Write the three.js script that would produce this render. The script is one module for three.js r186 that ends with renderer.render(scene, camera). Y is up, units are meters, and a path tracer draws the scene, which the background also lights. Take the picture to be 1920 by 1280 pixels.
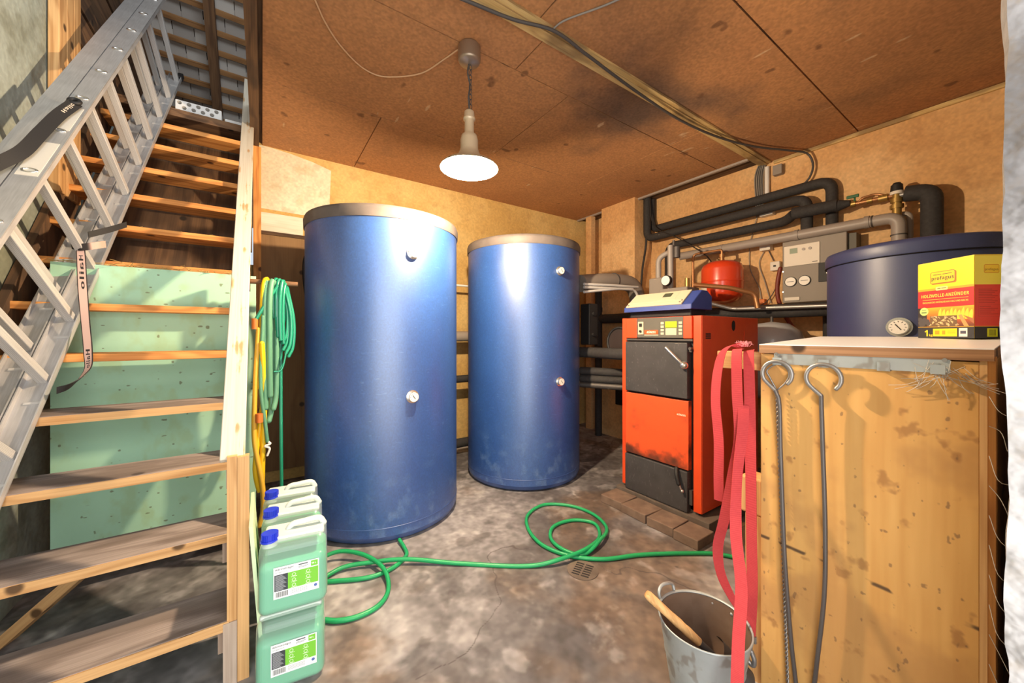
import * as THREE from 'three';
import { mergeGeometries, toCreasedNormals } from 'three/addons/utils/BufferGeometryUtils.js';
import { RoundedBoxGeometry } from 'three/addons/geometries/RoundedBoxGeometry.js';
import { RectAreaLightUniformsLib } from 'three/addons/lights/RectAreaLightUniformsLib.js';

// ---------------------------------------------------------------- camera, sky, lights, exposure
const scene = new THREE.Scene();
const camera = new THREE.PerspectiveCamera(85.79, 1.5, 0.02, 60);
camera.position.set(0, 1.3, 0);
camera.lookAt(0.5628, 1.3, -0.8266);
camera.setViewOffset(1920, 1280, 0, 13, 1920, 1280);
const renderer = new THREE.WebGLRenderer({ antialias: true });
renderer.toneMapping = THREE.LinearToneMapping;
renderer.toneMappingExposure = 1.08;
renderer.shadowMap.enabled = true;
RectAreaLightUniformsLib.init();
scene.background = new THREE.Color(0.62, 0.7, 0.8);          // overcast sky outside the barn door
function area(name, w, h, color, intensity, pos, at) {
  const l = new THREE.RectAreaLight(color, intensity, w, h);
  l.name = name; l.position.set(...pos); l.lookAt(...at); scene.add(l); return l;
}
area('door_daylight', 2.1, 2.3, new THREE.Color(1, 0.97, 0.94), 4.2, [0.02, 1.22, 0.4], [0.3, 1.1, -3]);   // daylight in the open doorway
area('gable_daylight', 2.4, 1.3, new THREE.Color(0.86, 0.94, 1), 10, [0.6, 4.5, -0.02], [0, 3.4, -4]);         // daylight in the loft opening

// ---------------------------------------------------------------- helpers
let seedN = 7;
const rnd = () => { seedN = (seedN * 1664525 + 1013904223) >>> 0; return seedN / 4294967296; };
const rr = (a, b) => a + (b - a) * rnd();
const V = (x, y, z) => new THREE.Vector3(x, y, z);
const taken = {};
function numbered(n) { const k = taken[n] = (taken[n] ?? -1) + 1; return k ? n + '_' + String(k).padStart(3, '0') : n; }
function hash(x, y, s) { let h = Math.imul(x, 374761393) + Math.imul(y, 668265263) + Math.imul(s, 982451653); h = Math.imul(h ^ (h >>> 13), 1274126177); return ((h ^ (h >>> 16)) >>> 0) / 4294967296; }
function vnoise(x, y, P, Q, s) {          // value noise, tileable with periods P and Q
  const xi = Math.floor(x), yi = Math.floor(y), fx = x - xi, fy = y - yi, a = fx * fx * (3 - 2 * fx), b = fy * fy * (3 - 2 * fy);
  const x0 = ((xi % P) + P) % P, x1 = (x0 + 1) % P, y0 = ((yi % Q) + Q) % Q, y1 = (y0 + 1) % Q;
  const t = hash(x0, y0, s) * (1 - a) + hash(x1, y0, s) * a, u = hash(x0, y1, s) * (1 - a) + hash(x1, y1, s) * a;
  return t * (1 - b) + u * b;
}
function fbm(u, v, fu, fv, oct, s) { let t = 0, a = 0.5, n = 0; for (let i = 0; i < oct; i++) { t += a * vnoise(u * fu, v * fv, fu, fv, s + i); n += a; a *= 0.5; fu *= 2; fv *= 2; } return t / n; }
const mix = (a, b, t) => a + (b - a) * t, mix3 = (a, b, t) => [mix(a[0], b[0], t), mix(a[1], b[1], t), mix(a[2], b[2], t)];
const clamp = (x, a = 0, b = 1) => Math.min(b, Math.max(a, x)), sst = (a, b, x) => { const t = clamp((x - a) / (b - a)); return t * t * (3 - 2 * t); };
function tex(w, h, mw, mh, fn, gray = false) {   // a computed texture that covers mw x mh metres
  const d = new Uint8Array(w * h * 4);
  for (let j = 0; j < h; j++) for (let i = 0; i < w; i++) {
    const c = fn((i + 0.5) / w, (j + 0.5) / h), k = (j * w + i) * 4;
    if (gray) { d[k] = d[k + 1] = d[k + 2] = clamp(c) * 255; } else { d[k] = clamp(c[0], 0, 255); d[k + 1] = clamp(c[1], 0, 255); d[k + 2] = clamp(c[2], 0, 255); }
    d[k + 3] = 255;
  }
  const t = new THREE.DataTexture(d, w, h);
  t.wrapS = t.wrapT = THREE.RepeatWrapping; t.magFilter = THREE.LinearFilter; t.minFilter = THREE.LinearMipmapLinearFilter; t.generateMipmaps = true;
  t.repeat.set(1 / mw, 1 / mh); if (!gray) t.colorSpace = THREE.SRGBColorSpace; t.needsUpdate = true; return t;
}
function canvasTex(w, h, draw) {
  const c = document.createElement('canvas'); c.width = w; c.height = h; draw(c.getContext('2d'), w, h);
  const t = new THREE.CanvasTexture(c); t.colorSpace = THREE.SRGBColorSpace; return t;
}
function mat(color, rough = 0.7, o = {}) { return new THREE.MeshStandardMaterial({ color, roughness: rough, side: THREE.DoubleSide, ...o }); }
function pmat(color, rough, o) { return new THREE.MeshPhysicalMaterial({ color, roughness: rough, side: THREE.DoubleSide, ...o }); }
function metre(m) { m.userData.metre = true; return m; }
// uv in metres, u along the longer side of the piece, with a random offset
function metreUV(g0, random = true) {
  const g = g0.index ? g0.toNonIndexed() : g0, p = g.attributes.position, uv = new Float32Array(p.count * 2);
  g.computeBoundingBox(); const s = g.boundingBox.getSize(V(0, 0, 0)).toArray(), ou = random ? rnd() * 3 : 0, ov = random ? rnd() * 3 : 0;
  const a = V(0, 0, 0), b = V(0, 0, 0), c = V(0, 0, 0);
  for (let i = 0; i < p.count; i += 3) {
    a.fromBufferAttribute(p, i); b.fromBufferAttribute(p, i + 1); c.fromBufferAttribute(p, i + 2);
    const n = b.clone().sub(a).cross(c.clone().sub(a)), nn = [Math.abs(n.x), Math.abs(n.y), Math.abs(n.z)], k = nn.indexOf(Math.max(...nn));
    let [i0, i1] = [0, 1, 2].filter((q) => q !== k); if (random && s[i1] > s[i0]) [i0, i1] = [i1, i0];
    [a, b, c].forEach((q, j) => { const e = q.toArray(); uv[(i + j) * 2] = e[i0] + ou; uv[(i + j) * 2 + 1] = e[i1] + ov; });
  }
  g.setAttribute('uv', new THREE.BufferAttribute(uv, 2)); return g;
}
function merge(list) {
  const gs = list.flat(9).map((g0) => {
    const g = g0.index ? g0.toNonIndexed() : g0;
    for (const k of Object.keys(g.attributes)) if (!['position', 'normal', 'uv'].includes(k)) g.deleteAttribute(k);
    if (!g.attributes.normal) g.computeVertexNormals();
    if (!g.attributes.uv) g.setAttribute('uv', new THREE.BufferAttribute(new Float32Array(g.attributes.position.count * 2), 2));
    g.morphAttributes = {}; return g;
  });
  return gs.length === 1 ? gs[0] : mergeGeometries(gs);
}
function part(name, geo, m, parent, label) {
  let g = Array.isArray(geo) ? merge(geo) : geo;
  if (m.userData.metre && !g.userData.own) g = metreUV(g, !m.userData.fixed);
  const o = new THREE.Mesh(g, m); o.name = name; parent.add(o); if (label) o.userData.label = label; return o;
}
function thing(name, label, category, pos = [0, 0, 0], turn = 0, group) {
  const o = new THREE.Group(); o.name = numbered(name); o.position.set(...pos); o.rotation.y = turn; scene.add(o);
  o.userData = { label, category }; if (group) o.userData.group = group; return o;
}
function solo(name, label, category, geo, m, group) {
  const o = part(numbered(name), geo, m, scene); o.userData = { label, category }; if (group) o.userData.group = group; return o;
}
function struct(name, geo, m, label, category) {
  const o = geo ? part(name, geo, m, scene) : new THREE.Group(); o.name = name; if (!geo) scene.add(o);
  o.userData = { ...o.userData, label, category, kind: 'structure' }; return o;
}
function box(w, h, d, x = 0, y = 0, z = 0, r = 0) { const g = r ? new RoundedBoxGeometry(w, h, d, 2, r) : new THREE.BoxGeometry(w, h, d); g.translate(x, y, z); return g; }
const bx = (x0, x1, y0, y1, z0, z1, r = 0) => box(x1 - x0, y1 - y0, z1 - z0, (x0 + x1) / 2, (y0 + y1) / 2, (z0 + z1) / 2, r);
function cyl(r0, r1, h, x = 0, y = 0, z = 0, axis = 'y', seg = 24) { const g = new THREE.CylinderGeometry(r1, r0, h, seg); if (axis === 'x') g.rotateZ(-Math.PI / 2); if (axis === 'z') g.rotateX(Math.PI / 2); g.translate(x, y, z); return g; }
function lathe(pts, seg = 48) { return new THREE.LatheGeometry(pts.map(([r, y]) => new THREE.Vector2(r, y)), seg); }
function tube(pts, r, o = {}) {             // smooth hose or wire through points
  const c = new THREE.CatmullRomCurve3(pts.map((p) => V(...p)), o.closed ?? false, 'centripetal');
  return [new THREE.TubeGeometry(c, o.n ?? pts.length * 8, r, o.seg ?? 8, o.closed ?? false), ...(o.closed ? [] : [0, 1].map((t) => { const g = new THREE.SphereGeometry(r, 8, 6); g.translate(...c.getPoint(t).toArray()); return g; }))];
}
function pipe(pts, r, bend = 0.06, seg = 12) {   // straight runs joined by bends
  const cp = new THREE.CurvePath(), P = pts.map((p) => V(...p)); let last = P[0];
  for (let i = 1; i < P.length; i++) {
    if (i === P.length - 1) { cp.add(new THREE.LineCurve3(last, P[i])); break; }
    const d0 = P[i - 1].clone().sub(P[i]), d1 = P[i + 1].clone().sub(P[i]), k = Math.min(bend, d0.length() * 0.49, d1.length() * 0.49);
    const a = P[i].clone().addScaledVector(d0.normalize(), k), b = P[i].clone().addScaledVector(d1.normalize(), k);
    cp.add(new THREE.LineCurve3(last, a)); cp.add(new THREE.QuadraticBezierCurve3(a, P[i], b)); last = b;
  }
  const fr = [], rings = [];
  cp.curves.forEach((c, i) => { const n = c.isLineCurve3 ? 1 : 6; for (let j = i ? 1 : 0; j <= n; j++) fr.push([c.getPoint(j / n), c.getTangent(j / n)]); });
  let up = Math.abs(fr[0][1].y) > 0.9 ? V(1, 0, 0) : V(0, 1, 0);
  const pos = [], idx = [];
  fr.forEach(([p, t]) => { up = up.clone().addScaledVector(t, -up.dot(t)).normalize(); const s = t.clone().cross(up); for (let k = 0; k < seg; k++) { const a = k / seg * 2 * Math.PI, q = p.clone().addScaledVector(up, r * Math.cos(a)).addScaledVector(s, r * Math.sin(a)); pos.push(q.x, q.y, q.z); } });
  for (let i = 0; i + 1 < fr.length; i++) for (let k = 0; k < seg; k++) { const a = i * seg + k, b = i * seg + (k + 1) % seg, c = a + seg, d = b + seg; idx.push(a, b, c, b, d, c); }
  for (const e of [0, fr.length - 1]) { const c = pos.length / 3; pos.push(fr[e][0].x, fr[e][0].y, fr[e][0].z); for (let k = 0; k < seg; k++) idx.push(c, e * seg + (e ? k : (k + 1) % seg), e * seg + (e ? (k + 1) % seg : k)); }
  const g = new THREE.BufferGeometry(); g.setAttribute('position', new THREE.Float32BufferAttribute(pos, 3)); g.setIndex(idx);
  return toCreasedNormals(g, 0.9);
}
function ribbon(pts, width, thick = 0.003, n = 8) {     // pts: [x, y, z, wx, wy, wz] centre line and width direction
  const c = new THREE.CatmullRomCurve3(pts.map((p) => V(p[0], p[1], p[2])), false, 'centripetal'), w = new THREE.CatmullRomCurve3(pts.map((p) => V(p[3], p[4], p[5])), false, 'centripetal');
  const N = (pts.length - 1) * n, pos = [], uv = [], idx = [], len = c.getLength();
  for (let i = 0; i <= N; i++) {
    const t = i / N, p = c.getPoint(t), d = w.getPoint(t).normalize(), tg = c.getTangent(t), nn = tg.clone().cross(d).normalize().multiplyScalar(thick / 2);
    for (const [a, b] of [[-1, -1], [1, -1], [1, 1], [-1, 1]]) { const q = p.clone().addScaledVector(d, a * width / 2).addScaledVector(nn, b); pos.push(q.x, q.y, q.z); uv.push(t * len, (a + 1) / 2 * width); }
    if (i < N) for (let k = 0; k < 4; k++) { const a = i * 4 + k, b = i * 4 + (k + 1) % 4; idx.push(a, b, a + 4, b, b + 4, a + 4); }
  }
  idx.push(0, 2, 1, 0, 3, 2); const e = N * 4; idx.push(e, e + 1, e + 2, e, e + 2, e + 3);
  const g = new THREE.BufferGeometry(); g.setAttribute('position', new THREE.Float32BufferAttribute(pos, 3)); g.setAttribute('uv', new THREE.Float32BufferAttribute(uv, 2)); g.setIndex(idx);
  const f = toCreasedNormals(g, 0.7); f.userData.own = true; return f;
}
function extrude(pts, depth, bevel = 0, holes = []) {
  const sh = new THREE.Shape(pts.map(([x, y]) => new THREE.Vector2(x, y))); holes.forEach((h) => sh.holes.push(h));
  return new THREE.ExtrudeGeometry(sh, { depth, bevelEnabled: bevel > 0, bevelSize: bevel, bevelThickness: bevel, bevelSegments: 2, curveSegments: 10 });
}
function rrectPts(w, h, r, n = 5) { const o = []; for (const [cx, cy, a] of [[w / 2 - r, h / 2 - r, 0], [-w / 2 + r, h / 2 - r, 1], [-w / 2 + r, -h / 2 + r, 2], [w / 2 - r, -h / 2 + r, 3]]) for (let i = 0; i <= n; i++) { const t = (a + i / n) * Math.PI / 2; o.push([cx + r * Math.cos(t), cy + r * Math.sin(t)]); } return o; }
function face(w, h, m, name, parent, pos, rot = [0, 0, 0]) { const g = new THREE.PlaneGeometry(w, h); const o = new THREE.Mesh(g, m); o.name = name; o.position.set(...pos); o.rotation.set(...rot); parent.add(o); return o; }

// ---------------------------------------------------------------- materials
function wood(light, dark, s, rings = 5, stain = 0, stainC = [60, 45, 35]) {
  return tex(512, 256, 1.2, 0.4, (u, v) => {
    const w = fbm(u, v, 3, 4, 3, s), g = 0.5 + 0.5 * Math.sin((v * rings + w * 2.2) * 2 * Math.PI), f = fbm(u, v, 6, 96, 2, s + 20), b = fbm(u, v, 4, 4, 4, s + 40);
    let c = mix3(light, dark, clamp(0.55 * g * g + 0.75 * (f - 0.35)));
    const ku = ((u * 3 + 0.3) % 1) - 0.5, kv = v - 0.5 - 0.3 * (hash(Math.floor(u * 3 + 0.3), 3, s) - 0.5), kr = Math.hypot(ku * 0.4, kv * 0.4);
    if (hash(Math.floor(u * 3 + 0.3), 9, s) > 0.45) c = mix3(c, dark.map((x) => x * 0.55), 1 - sst(0.012, 0.026, kr));
    return mix3(c, stainC, stain * sst(0.52, 0.72, b));
  });
}
const M = {};
M.pine = metre(mat('#ffffff', 0.7, { map: wood([226, 158, 84], [176, 106, 44], 1) }));
M.pine2 = metre(mat('#ffffff', 0.75, { map: wood([214, 168, 112], [172, 122, 70], 2, 4) }));
M.tread = metre(mat('#ffffff', 0.8, { map: wood([156, 142, 134], [112, 98, 92], 3, 4, 0.5, [92, 78, 70]) }));
M.greyWood = metre(mat('#ffffff', 0.85, { map: wood([186, 166, 148], [146, 124, 106], 4, 4, 0.35, [120, 98, 84]) }));
M.darkWood = metre(mat('#ffffff', 0.85, { map: wood([104, 76, 50], [66, 46, 30], 5, 4, 0.4, [50, 38, 28]) }));
M.oldWood = metre(mat('#ffffff', 0.85, { map: wood([126, 92, 62], [84, 58, 38], 6, 4) }));
M.batten = metre(mat('#ffffff', 0.85, { map: wood([168, 122, 76], [124, 84, 48], 8, 3) }));
M.whitePlank = metre(mat('#ffffff', 0.6, { map: tex(512, 256, 1.1, 0.3, (u, v) => { const a = fbm(u, v, 8, 6, 5, 50), g = fbm(u, v, 6, 80, 2, 53); return mix3(mix3([214, 206, 190], [198, 186, 166], g), [176, 122, 66], 0.7 * sst(0.62, 0.78, a + 0.2 * (g - 0.5))); }) }));
M.mint = metre(mat('#ffffff', 0.75, { map: tex(512, 512, 1.2, 1.2, (u, v) => { const a = fbm(u, v, 4, 4, 5, 60), s = fbm(u, v, 60, 40, 2, 66), k = fbm(u, v, 14, 22, 4, 69); let c = mix3([172, 216, 188], [160, 200, 166], a); c = mix3(c, [158, 182, 132], 0.45 * sst(0.5, 0.8, k)); return mix3(c, [92, 90, 62], 0.6 * sst(0.83, 0.87, s)); }) }));
M.leanBoard = metre(mat('#cfe0b4', 0.7)); 
M.alu = metre(mat('#ffffff', 0.45, { metalness: 0.4, map: tex(256, 256, 0.4, 0.4, (u, v) => { const a = fbm(u, v, 4, 4, 4, 70), b = fbm(u, v, 8, 120, 2, 75); return mix3([206, 204, 202], [160, 156, 154], 0.6 * a + 0.4 * b); }) }));
M.aluRung = metre(mat('#ffffff', 0.5, { metalness: 0.25, map: tex(64, 256, 0.3, 0.028, (u, v) => { const g = 0.5 + 0.5 * Math.sin(v * 6 * 2 * Math.PI); return mix3([224, 222, 218], [158, 154, 150], 0.5 * g + 0.3 * fbm(u, v, 4, 8, 2, 77)); }) }));
M.galv = metre(mat('#ffffff', 0.5, { metalness: 0.45, map: tex(256, 256, 0.5, 0.5, (u, v) => { const a = fbm(u, v, 5, 5, 5, 80), b = fbm(u, v, 18, 12, 3, 84); return mix3(mix3([200, 206, 204], [158, 162, 160], a), [130, 118, 106], 0.5 * sst(0.58, 0.78, b)); }) }));
M.rust = metre(mat('#ffffff', 0.85, { map: tex(256, 256, 0.5, 0.5, (u, v) => mix3([138, 116, 98], [92, 68, 50], fbm(u, v, 6, 6, 5, 90))) }));
M.floor = metre(mat('#ffffff', 0.82));
M.floor.userData.fixed = true;
{ // concrete: patches, pale wash lines, brown grime with soft ragged outlines near the boiler
  const f = (u, v) => {
    const X = u * 6 - 1.2, Z = v * 6 - 4.6;
    const wu = u + 0.03 * (fbm(u, v, 9, 9, 3, 101) - 0.5), wv = v + 0.03 * (fbm(u, v, 9, 9, 3, 104) - 0.5);
    const a = fbm(wu, wv, 8, 8, 6, 107), b = fbm(wu, wv, 22, 22, 5, 115), n = fbm(u, v, 160, 160, 2, 121), k = fbm(wu, wv, 14, 14, 4, 126);
    let c = mix3([142, 138, 138], [92, 88, 88], sst(0.32, 0.68, a));
    c = mix3(c, [168, 163, 161], 0.75 * sst(0.52, 0.62, b) * sst(0.35, 0.6, 1 - a));
    c = mix3(c, [76, 72, 73], 0.7 * sst(0.53, 0.62, k) * sst(0.4, 0.6, a));
    const vein = Math.abs(fbm(wu, wv, 7, 7, 5, 131) - 0.5); c = mix3(c, [184, 178, 172], 0.6 * (1 - sst(0.004, 0.02, vein)) * sst(0.45, 0.6, b));
    const dirt = sst(0.46, 0.74, fbm(wu, wv, 16, 16, 5, 137) + 0.32 * Math.exp(-((X - 2.1) ** 2 + (Z + 1.6) ** 2) / 0.35) + 0.2 * Math.exp(-((X - 1.75) ** 2 + (Z + 0.9) ** 2) / 0.4) - 0.1);
    c = mix3(c, [104, 80, 60], 0.6 * dirt);
    const ch = fbm(wu, wv, 48, 48, 5, 145); c = mix3(c, [180, 176, 174], 0.4 * sst(0.56, 0.72, ch)); c = mix3(c, [66, 60, 58], 0.4 * sst(0.56, 0.72, 1 - ch));
    const crack = Math.abs(fbm(wu, wv, 5, 5, 6, 148) - 0.5); c = mix3(c, [60, 54, 52], 0.6 * (1 - sst(0.0008, 0.003, crack)));
    return c.map((q) => q * (0.8 + 0.4 * n));
  };
  M.floor.map = tex(1280, 1280, 1, 1, f); M.floor.map.repeat.set(1 / 6, 1 / 6); M.floor.map.offset.set(1.2 / 6, 4.6 / 6);
  M.floor.bumpMap = tex(512, 512, 1.2, 1.2, (u, v) => fbm(u, v, 6, 6, 7, 140), true); M.floor.bumpScale = 0.006;
}
M.ceil = metre(mat('#ffffff', 0.85)); M.ceil.userData.fixed = true;
{
  const f = (u, v) => {
    const X = u * 5 - 0.5, Z = v * 5 - 4.5, a = fbm(u, v, 10, 10, 5, 150), n = fbm(u, v, 420, 420, 2, 156), k = fbm(u, v, 40, 40, 3, 160), w = fbm(u, v, 70, 18, 3, 165);
    let c = mix3([188, 134, 84], [160, 110, 70], a);
    const soot = sst(0.36, 0.8, 0.55 * fbm(u, v, 14, 14, 5, 170) + 0.42 * Math.exp(-((X - 2.35) ** 2 / 0.5 + (Z + 1.7) ** 2 / 0.22)) + 0.12 * Math.exp(-((X - 3) ** 2 + (Z + 0.6) ** 2) / 0.9));  // first spot is soot, second paints the light falloff at the right front
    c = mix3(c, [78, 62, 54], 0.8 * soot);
    c = mix3(c, [84, 54, 34], 0.5 * sst(0.8, 0.86, k)); c = mix3(c, [206, 176, 140], 0.7 * sst(0.84, 0.88, w));
    return c.map((q) => q * (0.88 + 0.24 * n));
  };
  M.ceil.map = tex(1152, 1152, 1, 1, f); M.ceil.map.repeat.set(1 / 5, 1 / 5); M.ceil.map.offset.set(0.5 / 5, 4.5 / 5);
}
function plaster(c0, c1, c2, s, bump = 0.006) {
  return metre(mat('#ffffff', 0.9, { map: tex(768, 768, 2.4, 2.4, (u, v) => { const a = fbm(u, v, 5, 5, 6, s), b = fbm(u, v, 24, 24, 4, s + 8), n = fbm(u, v, 150, 150, 2, s + 14); let c = mix3(c0, c1, sst(0.3, 0.7, a)); c = mix3(c, c2, 0.3 * sst(0.55, 0.8, b)); return c.map((q) => q * (0.93 + 0.14 * n)); }),
    bumpMap: tex(384, 384, 0.9, 0.9, (u, v) => fbm(u, v, 8, 8, 6, s + 20), true), bumpScale: bump }));
}
M.wallBack = plaster([212, 180, 116], [196, 158, 92], [172, 134, 80], 200);
M.wallRight = plaster([222, 180, 128], [208, 160, 106], [176, 128, 82], 230);
M.wallLeft = plaster([150, 156, 146], [120, 122, 104], [86, 84, 66], 260, 0.012);
M.patch = plaster([226, 216, 190], [206, 194, 164], [176, 146, 106], 280);
M.stone = plaster([176, 173, 171], [124, 121, 120], [78, 75, 74], 300, 0.05);
M.lintel = metre(mat('#ffffff', 0.8, { map: wood([226, 216, 196], [206, 192, 168], 9, 3) }));
M.doorLeaf = metre(mat('#ffffff', 0.75, { map: wood([142, 108, 68], [124, 92, 56], 10, 2) }));
M.block = mat('#e4e0da', 0.9); M.blockDark = mat('#6a625a', 0.9);
M.tile = [['#b9b2aa'], ['#a9a29b'], ['#c4beb6']].map(([c]) => mat(c, 0.85));
M.tankTex = tex(768, 768, 1.1, 2.1, (u, v) => {
  const n = fbm(u, v, 180, 240, 2, 310), a = fbm(u, v, 6, 6, 4, 315), s = fbm(u, v, 24, 200, 3, 320), low = sst(0.3, 0.02, v), d = fbm(u, v, 20, 30, 4, 326);
  let c = mix3([44, 84, 146], [36, 72, 134], a); c = mix3(c, [140, 162, 200], 0.4 * sst(0.76, 0.84, s) * fbm(u, v, 3, 2, 2, 333)); c = mix3(c, [128, 146, 176], 0.4 * low * sst(0.45, 0.75, d)); return c.map((q) => q * (0.88 + 0.24 * n));
});
M.tankTex.repeat.set(3, 1);
M.tank = pmat('#ffffff', 0.4, { map: M.tankTex, ior: 2.0 });
M.tankDark = pmat('#363f68', 0.45, { ior: 1.7 });
M.tankLid = metre(mat('#ffffff', 0.6, { map: tex(256, 256, 0.6, 0.6, (u, v) => mix3([108, 98, 92], [84, 76, 72], fbm(u, v, 12, 12, 4, 340))) }));
M.chrome = mat('#d8d6d2', 0.25, { metalness: 0.9 }); M.steel = mat('#9d9a97', 0.4, { metalness: 0.7 }); M.darkSteel = metre(mat('#57524f', 0.55, { metalness: 0.5 }));
M.dial = mat('#efe9dd', 0.5); M.black = mat('#1c1a1a', 0.6); M.foam = metre(mat('#ffffff', 0.8, { map: tex(128, 128, 0.3, 0.3, (u, v) => mix3([58, 55, 54], [40, 38, 38], fbm(u, v, 24, 24, 3, 350))) }));
M.foamGrey = mat('#8e8378', 0.75); M.pvcGrey = mat('#9a8f86', 0.45); M.pvcWhite = mat('#dcd8d2', 0.4); M.copper = mat('#a8764c', 0.4, { metalness: 0.6 }); M.brass = mat('#a88a4e', 0.4, { metalness: 0.7 });
M.orange = metre(pmat('#ffffff', 0.42, { clearcoat: 0.3, clearcoatRoughness: 0.4, map: tex(256, 256, 0.7, 0.7, (u, v) => mix3([238, 84, 32], [226, 72, 26], fbm(u, v, 8, 8, 4, 360))) }));
M.sooty = metre(pmat('#ffffff', 0.5, { clearcoat: 0.2, clearcoatRoughness: 0.5 })); M.sooty.userData.fixed = true;
M.boilerDoor = metre(mat('#ffffff', 0.55, { map: tex(256, 256, 0.5, 0.5, (u, v) => { const a = fbm(u, v, 8, 8, 5, 370), s = fbm(u, v, 90, 20, 2, 376); return mix3(mix3([70, 68, 68], [52, 50, 50], a), [126, 122, 118], 0.5 * sst(0.8, 0.86, s)); }) }));
M.red = pmat('#d8401c', 0.3, { clearcoat: 0.6, clearcoatRoughness: 0.15 });
M.blueCase = mat('#33468c', 0.5); M.cream = mat('#cfbfa2', 0.6); M.ivory = mat('#e0d6c6', 0.55); M.greyCase = mat('#8e8478', 0.6); M.greyVessel = pmat('#b8b8ba', 0.35, { clearcoat: 0.3 });
M.strapRed = metre(mat('#ffffff', 0.85, { map: tex(256, 64, 0.06, 0.045, (u, v) => { const g = 0.5 + 0.5 * Math.sin(u * 12 * 2 * Math.PI); return mix3([204, 70, 70], [182, 52, 56], 0.6 * g + 0.4 * fbm(u, v, 8, 8, 2, 380)); }) }));
M.greenHose = mat('#1f9c5c', 0.4); M.tealHose = pmat('#1f8a6a', 0.3, { clearcoat: 0.5 }); M.yellow = mat('#efc41a', 0.4); M.yellow2 = mat('#e8b53a', 0.45);
M.braid = metre(mat('#ffffff', 0.5, { map: tex(128, 128, 0.02, 0.02, (u, v) => { const k = ((u * 4 + v * 4) % 1 < 0.5) !== ((u * 4 - v * 4 + 8) % 1 < 0.5); return k ? [110, 160, 128] : [70, 128, 96]; }) }));
M.ply = metre(mat('#ffffff', 0.7)); M.ply.userData.fixed = true;
M.ply.map = tex(1024, 1024, 1.35, 1.35, (u, v) => {
  const w = fbm(u, v, 4, 2, 3, 400), g = fbm(u, v, 5, 70, 3, 404), b = fbm(u, v, 7, 7, 5, 410), k = fbm(u, v, 26, 30, 4, 416), s = fbm(u, v, 60, 90, 3, 421);
  let c = mix3([226, 176, 104], [204, 148, 78], clamp(0.9 * g + 0.6 * w - 0.4)); c = mix3(c, [176, 128, 76], 0.5 * sst(0.5, 0.72, b));
  c = mix3(c, [150, 102, 56], 0.55 * sst(0.66, 0.8, k)); c = mix3(c, [110, 80, 56], 0.5 * sst(0.78, 0.84, s));
  const line = Math.abs(u - 0.433 + 0.03 * (v - 0.7) + 0.012 * (w - 0.5)); c = mix3(c, [66, 48, 34], 0.8 * (1 - sst(0.001, 0.006, line)) * sst(0.4, 0.55, fbm(u, v, 40, 40, 2, 430)));
  return c;
});
M.chip = metre(mat('#ffffff', 0.85, { map: wood([178, 134, 96], [120, 84, 56], 11, 9) })); M.lidWhite = mat('#f6f6f6', 0.35);
M.plastic = pmat('#eef6f2', 0.3, { transmission: 0.84, thickness: 0, ior: 1.45 });
M.liquid = pmat('#62c69c', 0.35, {}); M.capBlue = mat('#2036c4', 0.35);
M.brick = metre(mat('#ffffff', 0.9, { map: tex(128, 128, 0.5, 0.5, (u, v) => mix3([140, 116, 98], [100, 80, 66], fbm(u, v, 10, 10, 4, 440))) }));
M.plinth = metre(mat('#ffffff', 0.9, { map: tex(256, 256, 0.8, 0.8, (u, v) => mix3([118, 104, 92], [84, 72, 62], fbm(u, v, 10, 10, 5, 446))) }));
M.log = metre(mat('#ffffff', 0.85, { map: wood([222, 176, 116], [182, 132, 80], 12, 5) }));
M.trimYellow = metre(mat('#ffffff', 0.7, { map: wood([214, 184, 124], [186, 150, 92], 13, 2, 0.5, [96, 74, 50]) }));
M.cable = mat('#4a4644', 0.6); M.cableGrey = mat('#8d8880', 0.6); M.cableBlack = mat('#262424', 0.6);
M.terracotta = mat('#d7722a', 0.5); M.straw = mat('#b89c60', 0.9); M.web = mat('#cfc8bc', 0.9);
// ---------------------------------------------------------------- the setting
struct('ground', bx(-6, 8, -0.3, -0.02, 0.45, 9), mat('#8d8880', 0.95), 'grey yard outside the doorway', 'ground');
const floor = struct('floor', bx(-1.3, 4.35, -0.2, 0, -4.2, 0.45), M.floor, 'stained grey concrete floor', 'floor');
{ // ceiling: fibre boards with open joints under the loft floor
  const c = struct('ceiling', bx(-0.02, 4.3, 2.966, 3.15, -4.1, 0.3), M.darkWood, 'brown fibreboard ceiling with soot stains and painted light falloff', 'ceiling');
  const rows = [[-3.88, -2.872, [0, 0.75, 2.05, 3.77]], [-2.868, -1.884, [0, 1.755, 2.94, 3.77]], [-1.88, -1.52, [0, 1.306, 2.95, 3.77]], [-1.53, -0.886, [0, 1.2, 4.02]], [-0.881, -0.03, [0, 1.95, 4.02]]];
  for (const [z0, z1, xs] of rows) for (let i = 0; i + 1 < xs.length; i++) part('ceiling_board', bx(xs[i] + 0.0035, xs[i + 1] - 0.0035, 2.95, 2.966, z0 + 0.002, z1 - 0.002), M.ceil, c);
  part('trimmer', bx(-0.075, -0.02, 2.9, 3.2, -4.2, 0.3), M.darkWood, c);
  const t1 = struct('trim_1', [bx(0, 4.0, 2.936, 2.952, -1.6, -1.5), bx(0, 4.0, 2.928, 2.938, -1.572, -1.53)], M.trimYellow, 'yellowed wooden cover strip across the ceiling boards', 'trim');
  struct('trim_2', bx(4.0, 4.03, 2.915, 2.945, -1.48, -0.04), M.trimYellow, 'thin batten along the top of the right wall', 'trim');
}
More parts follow.
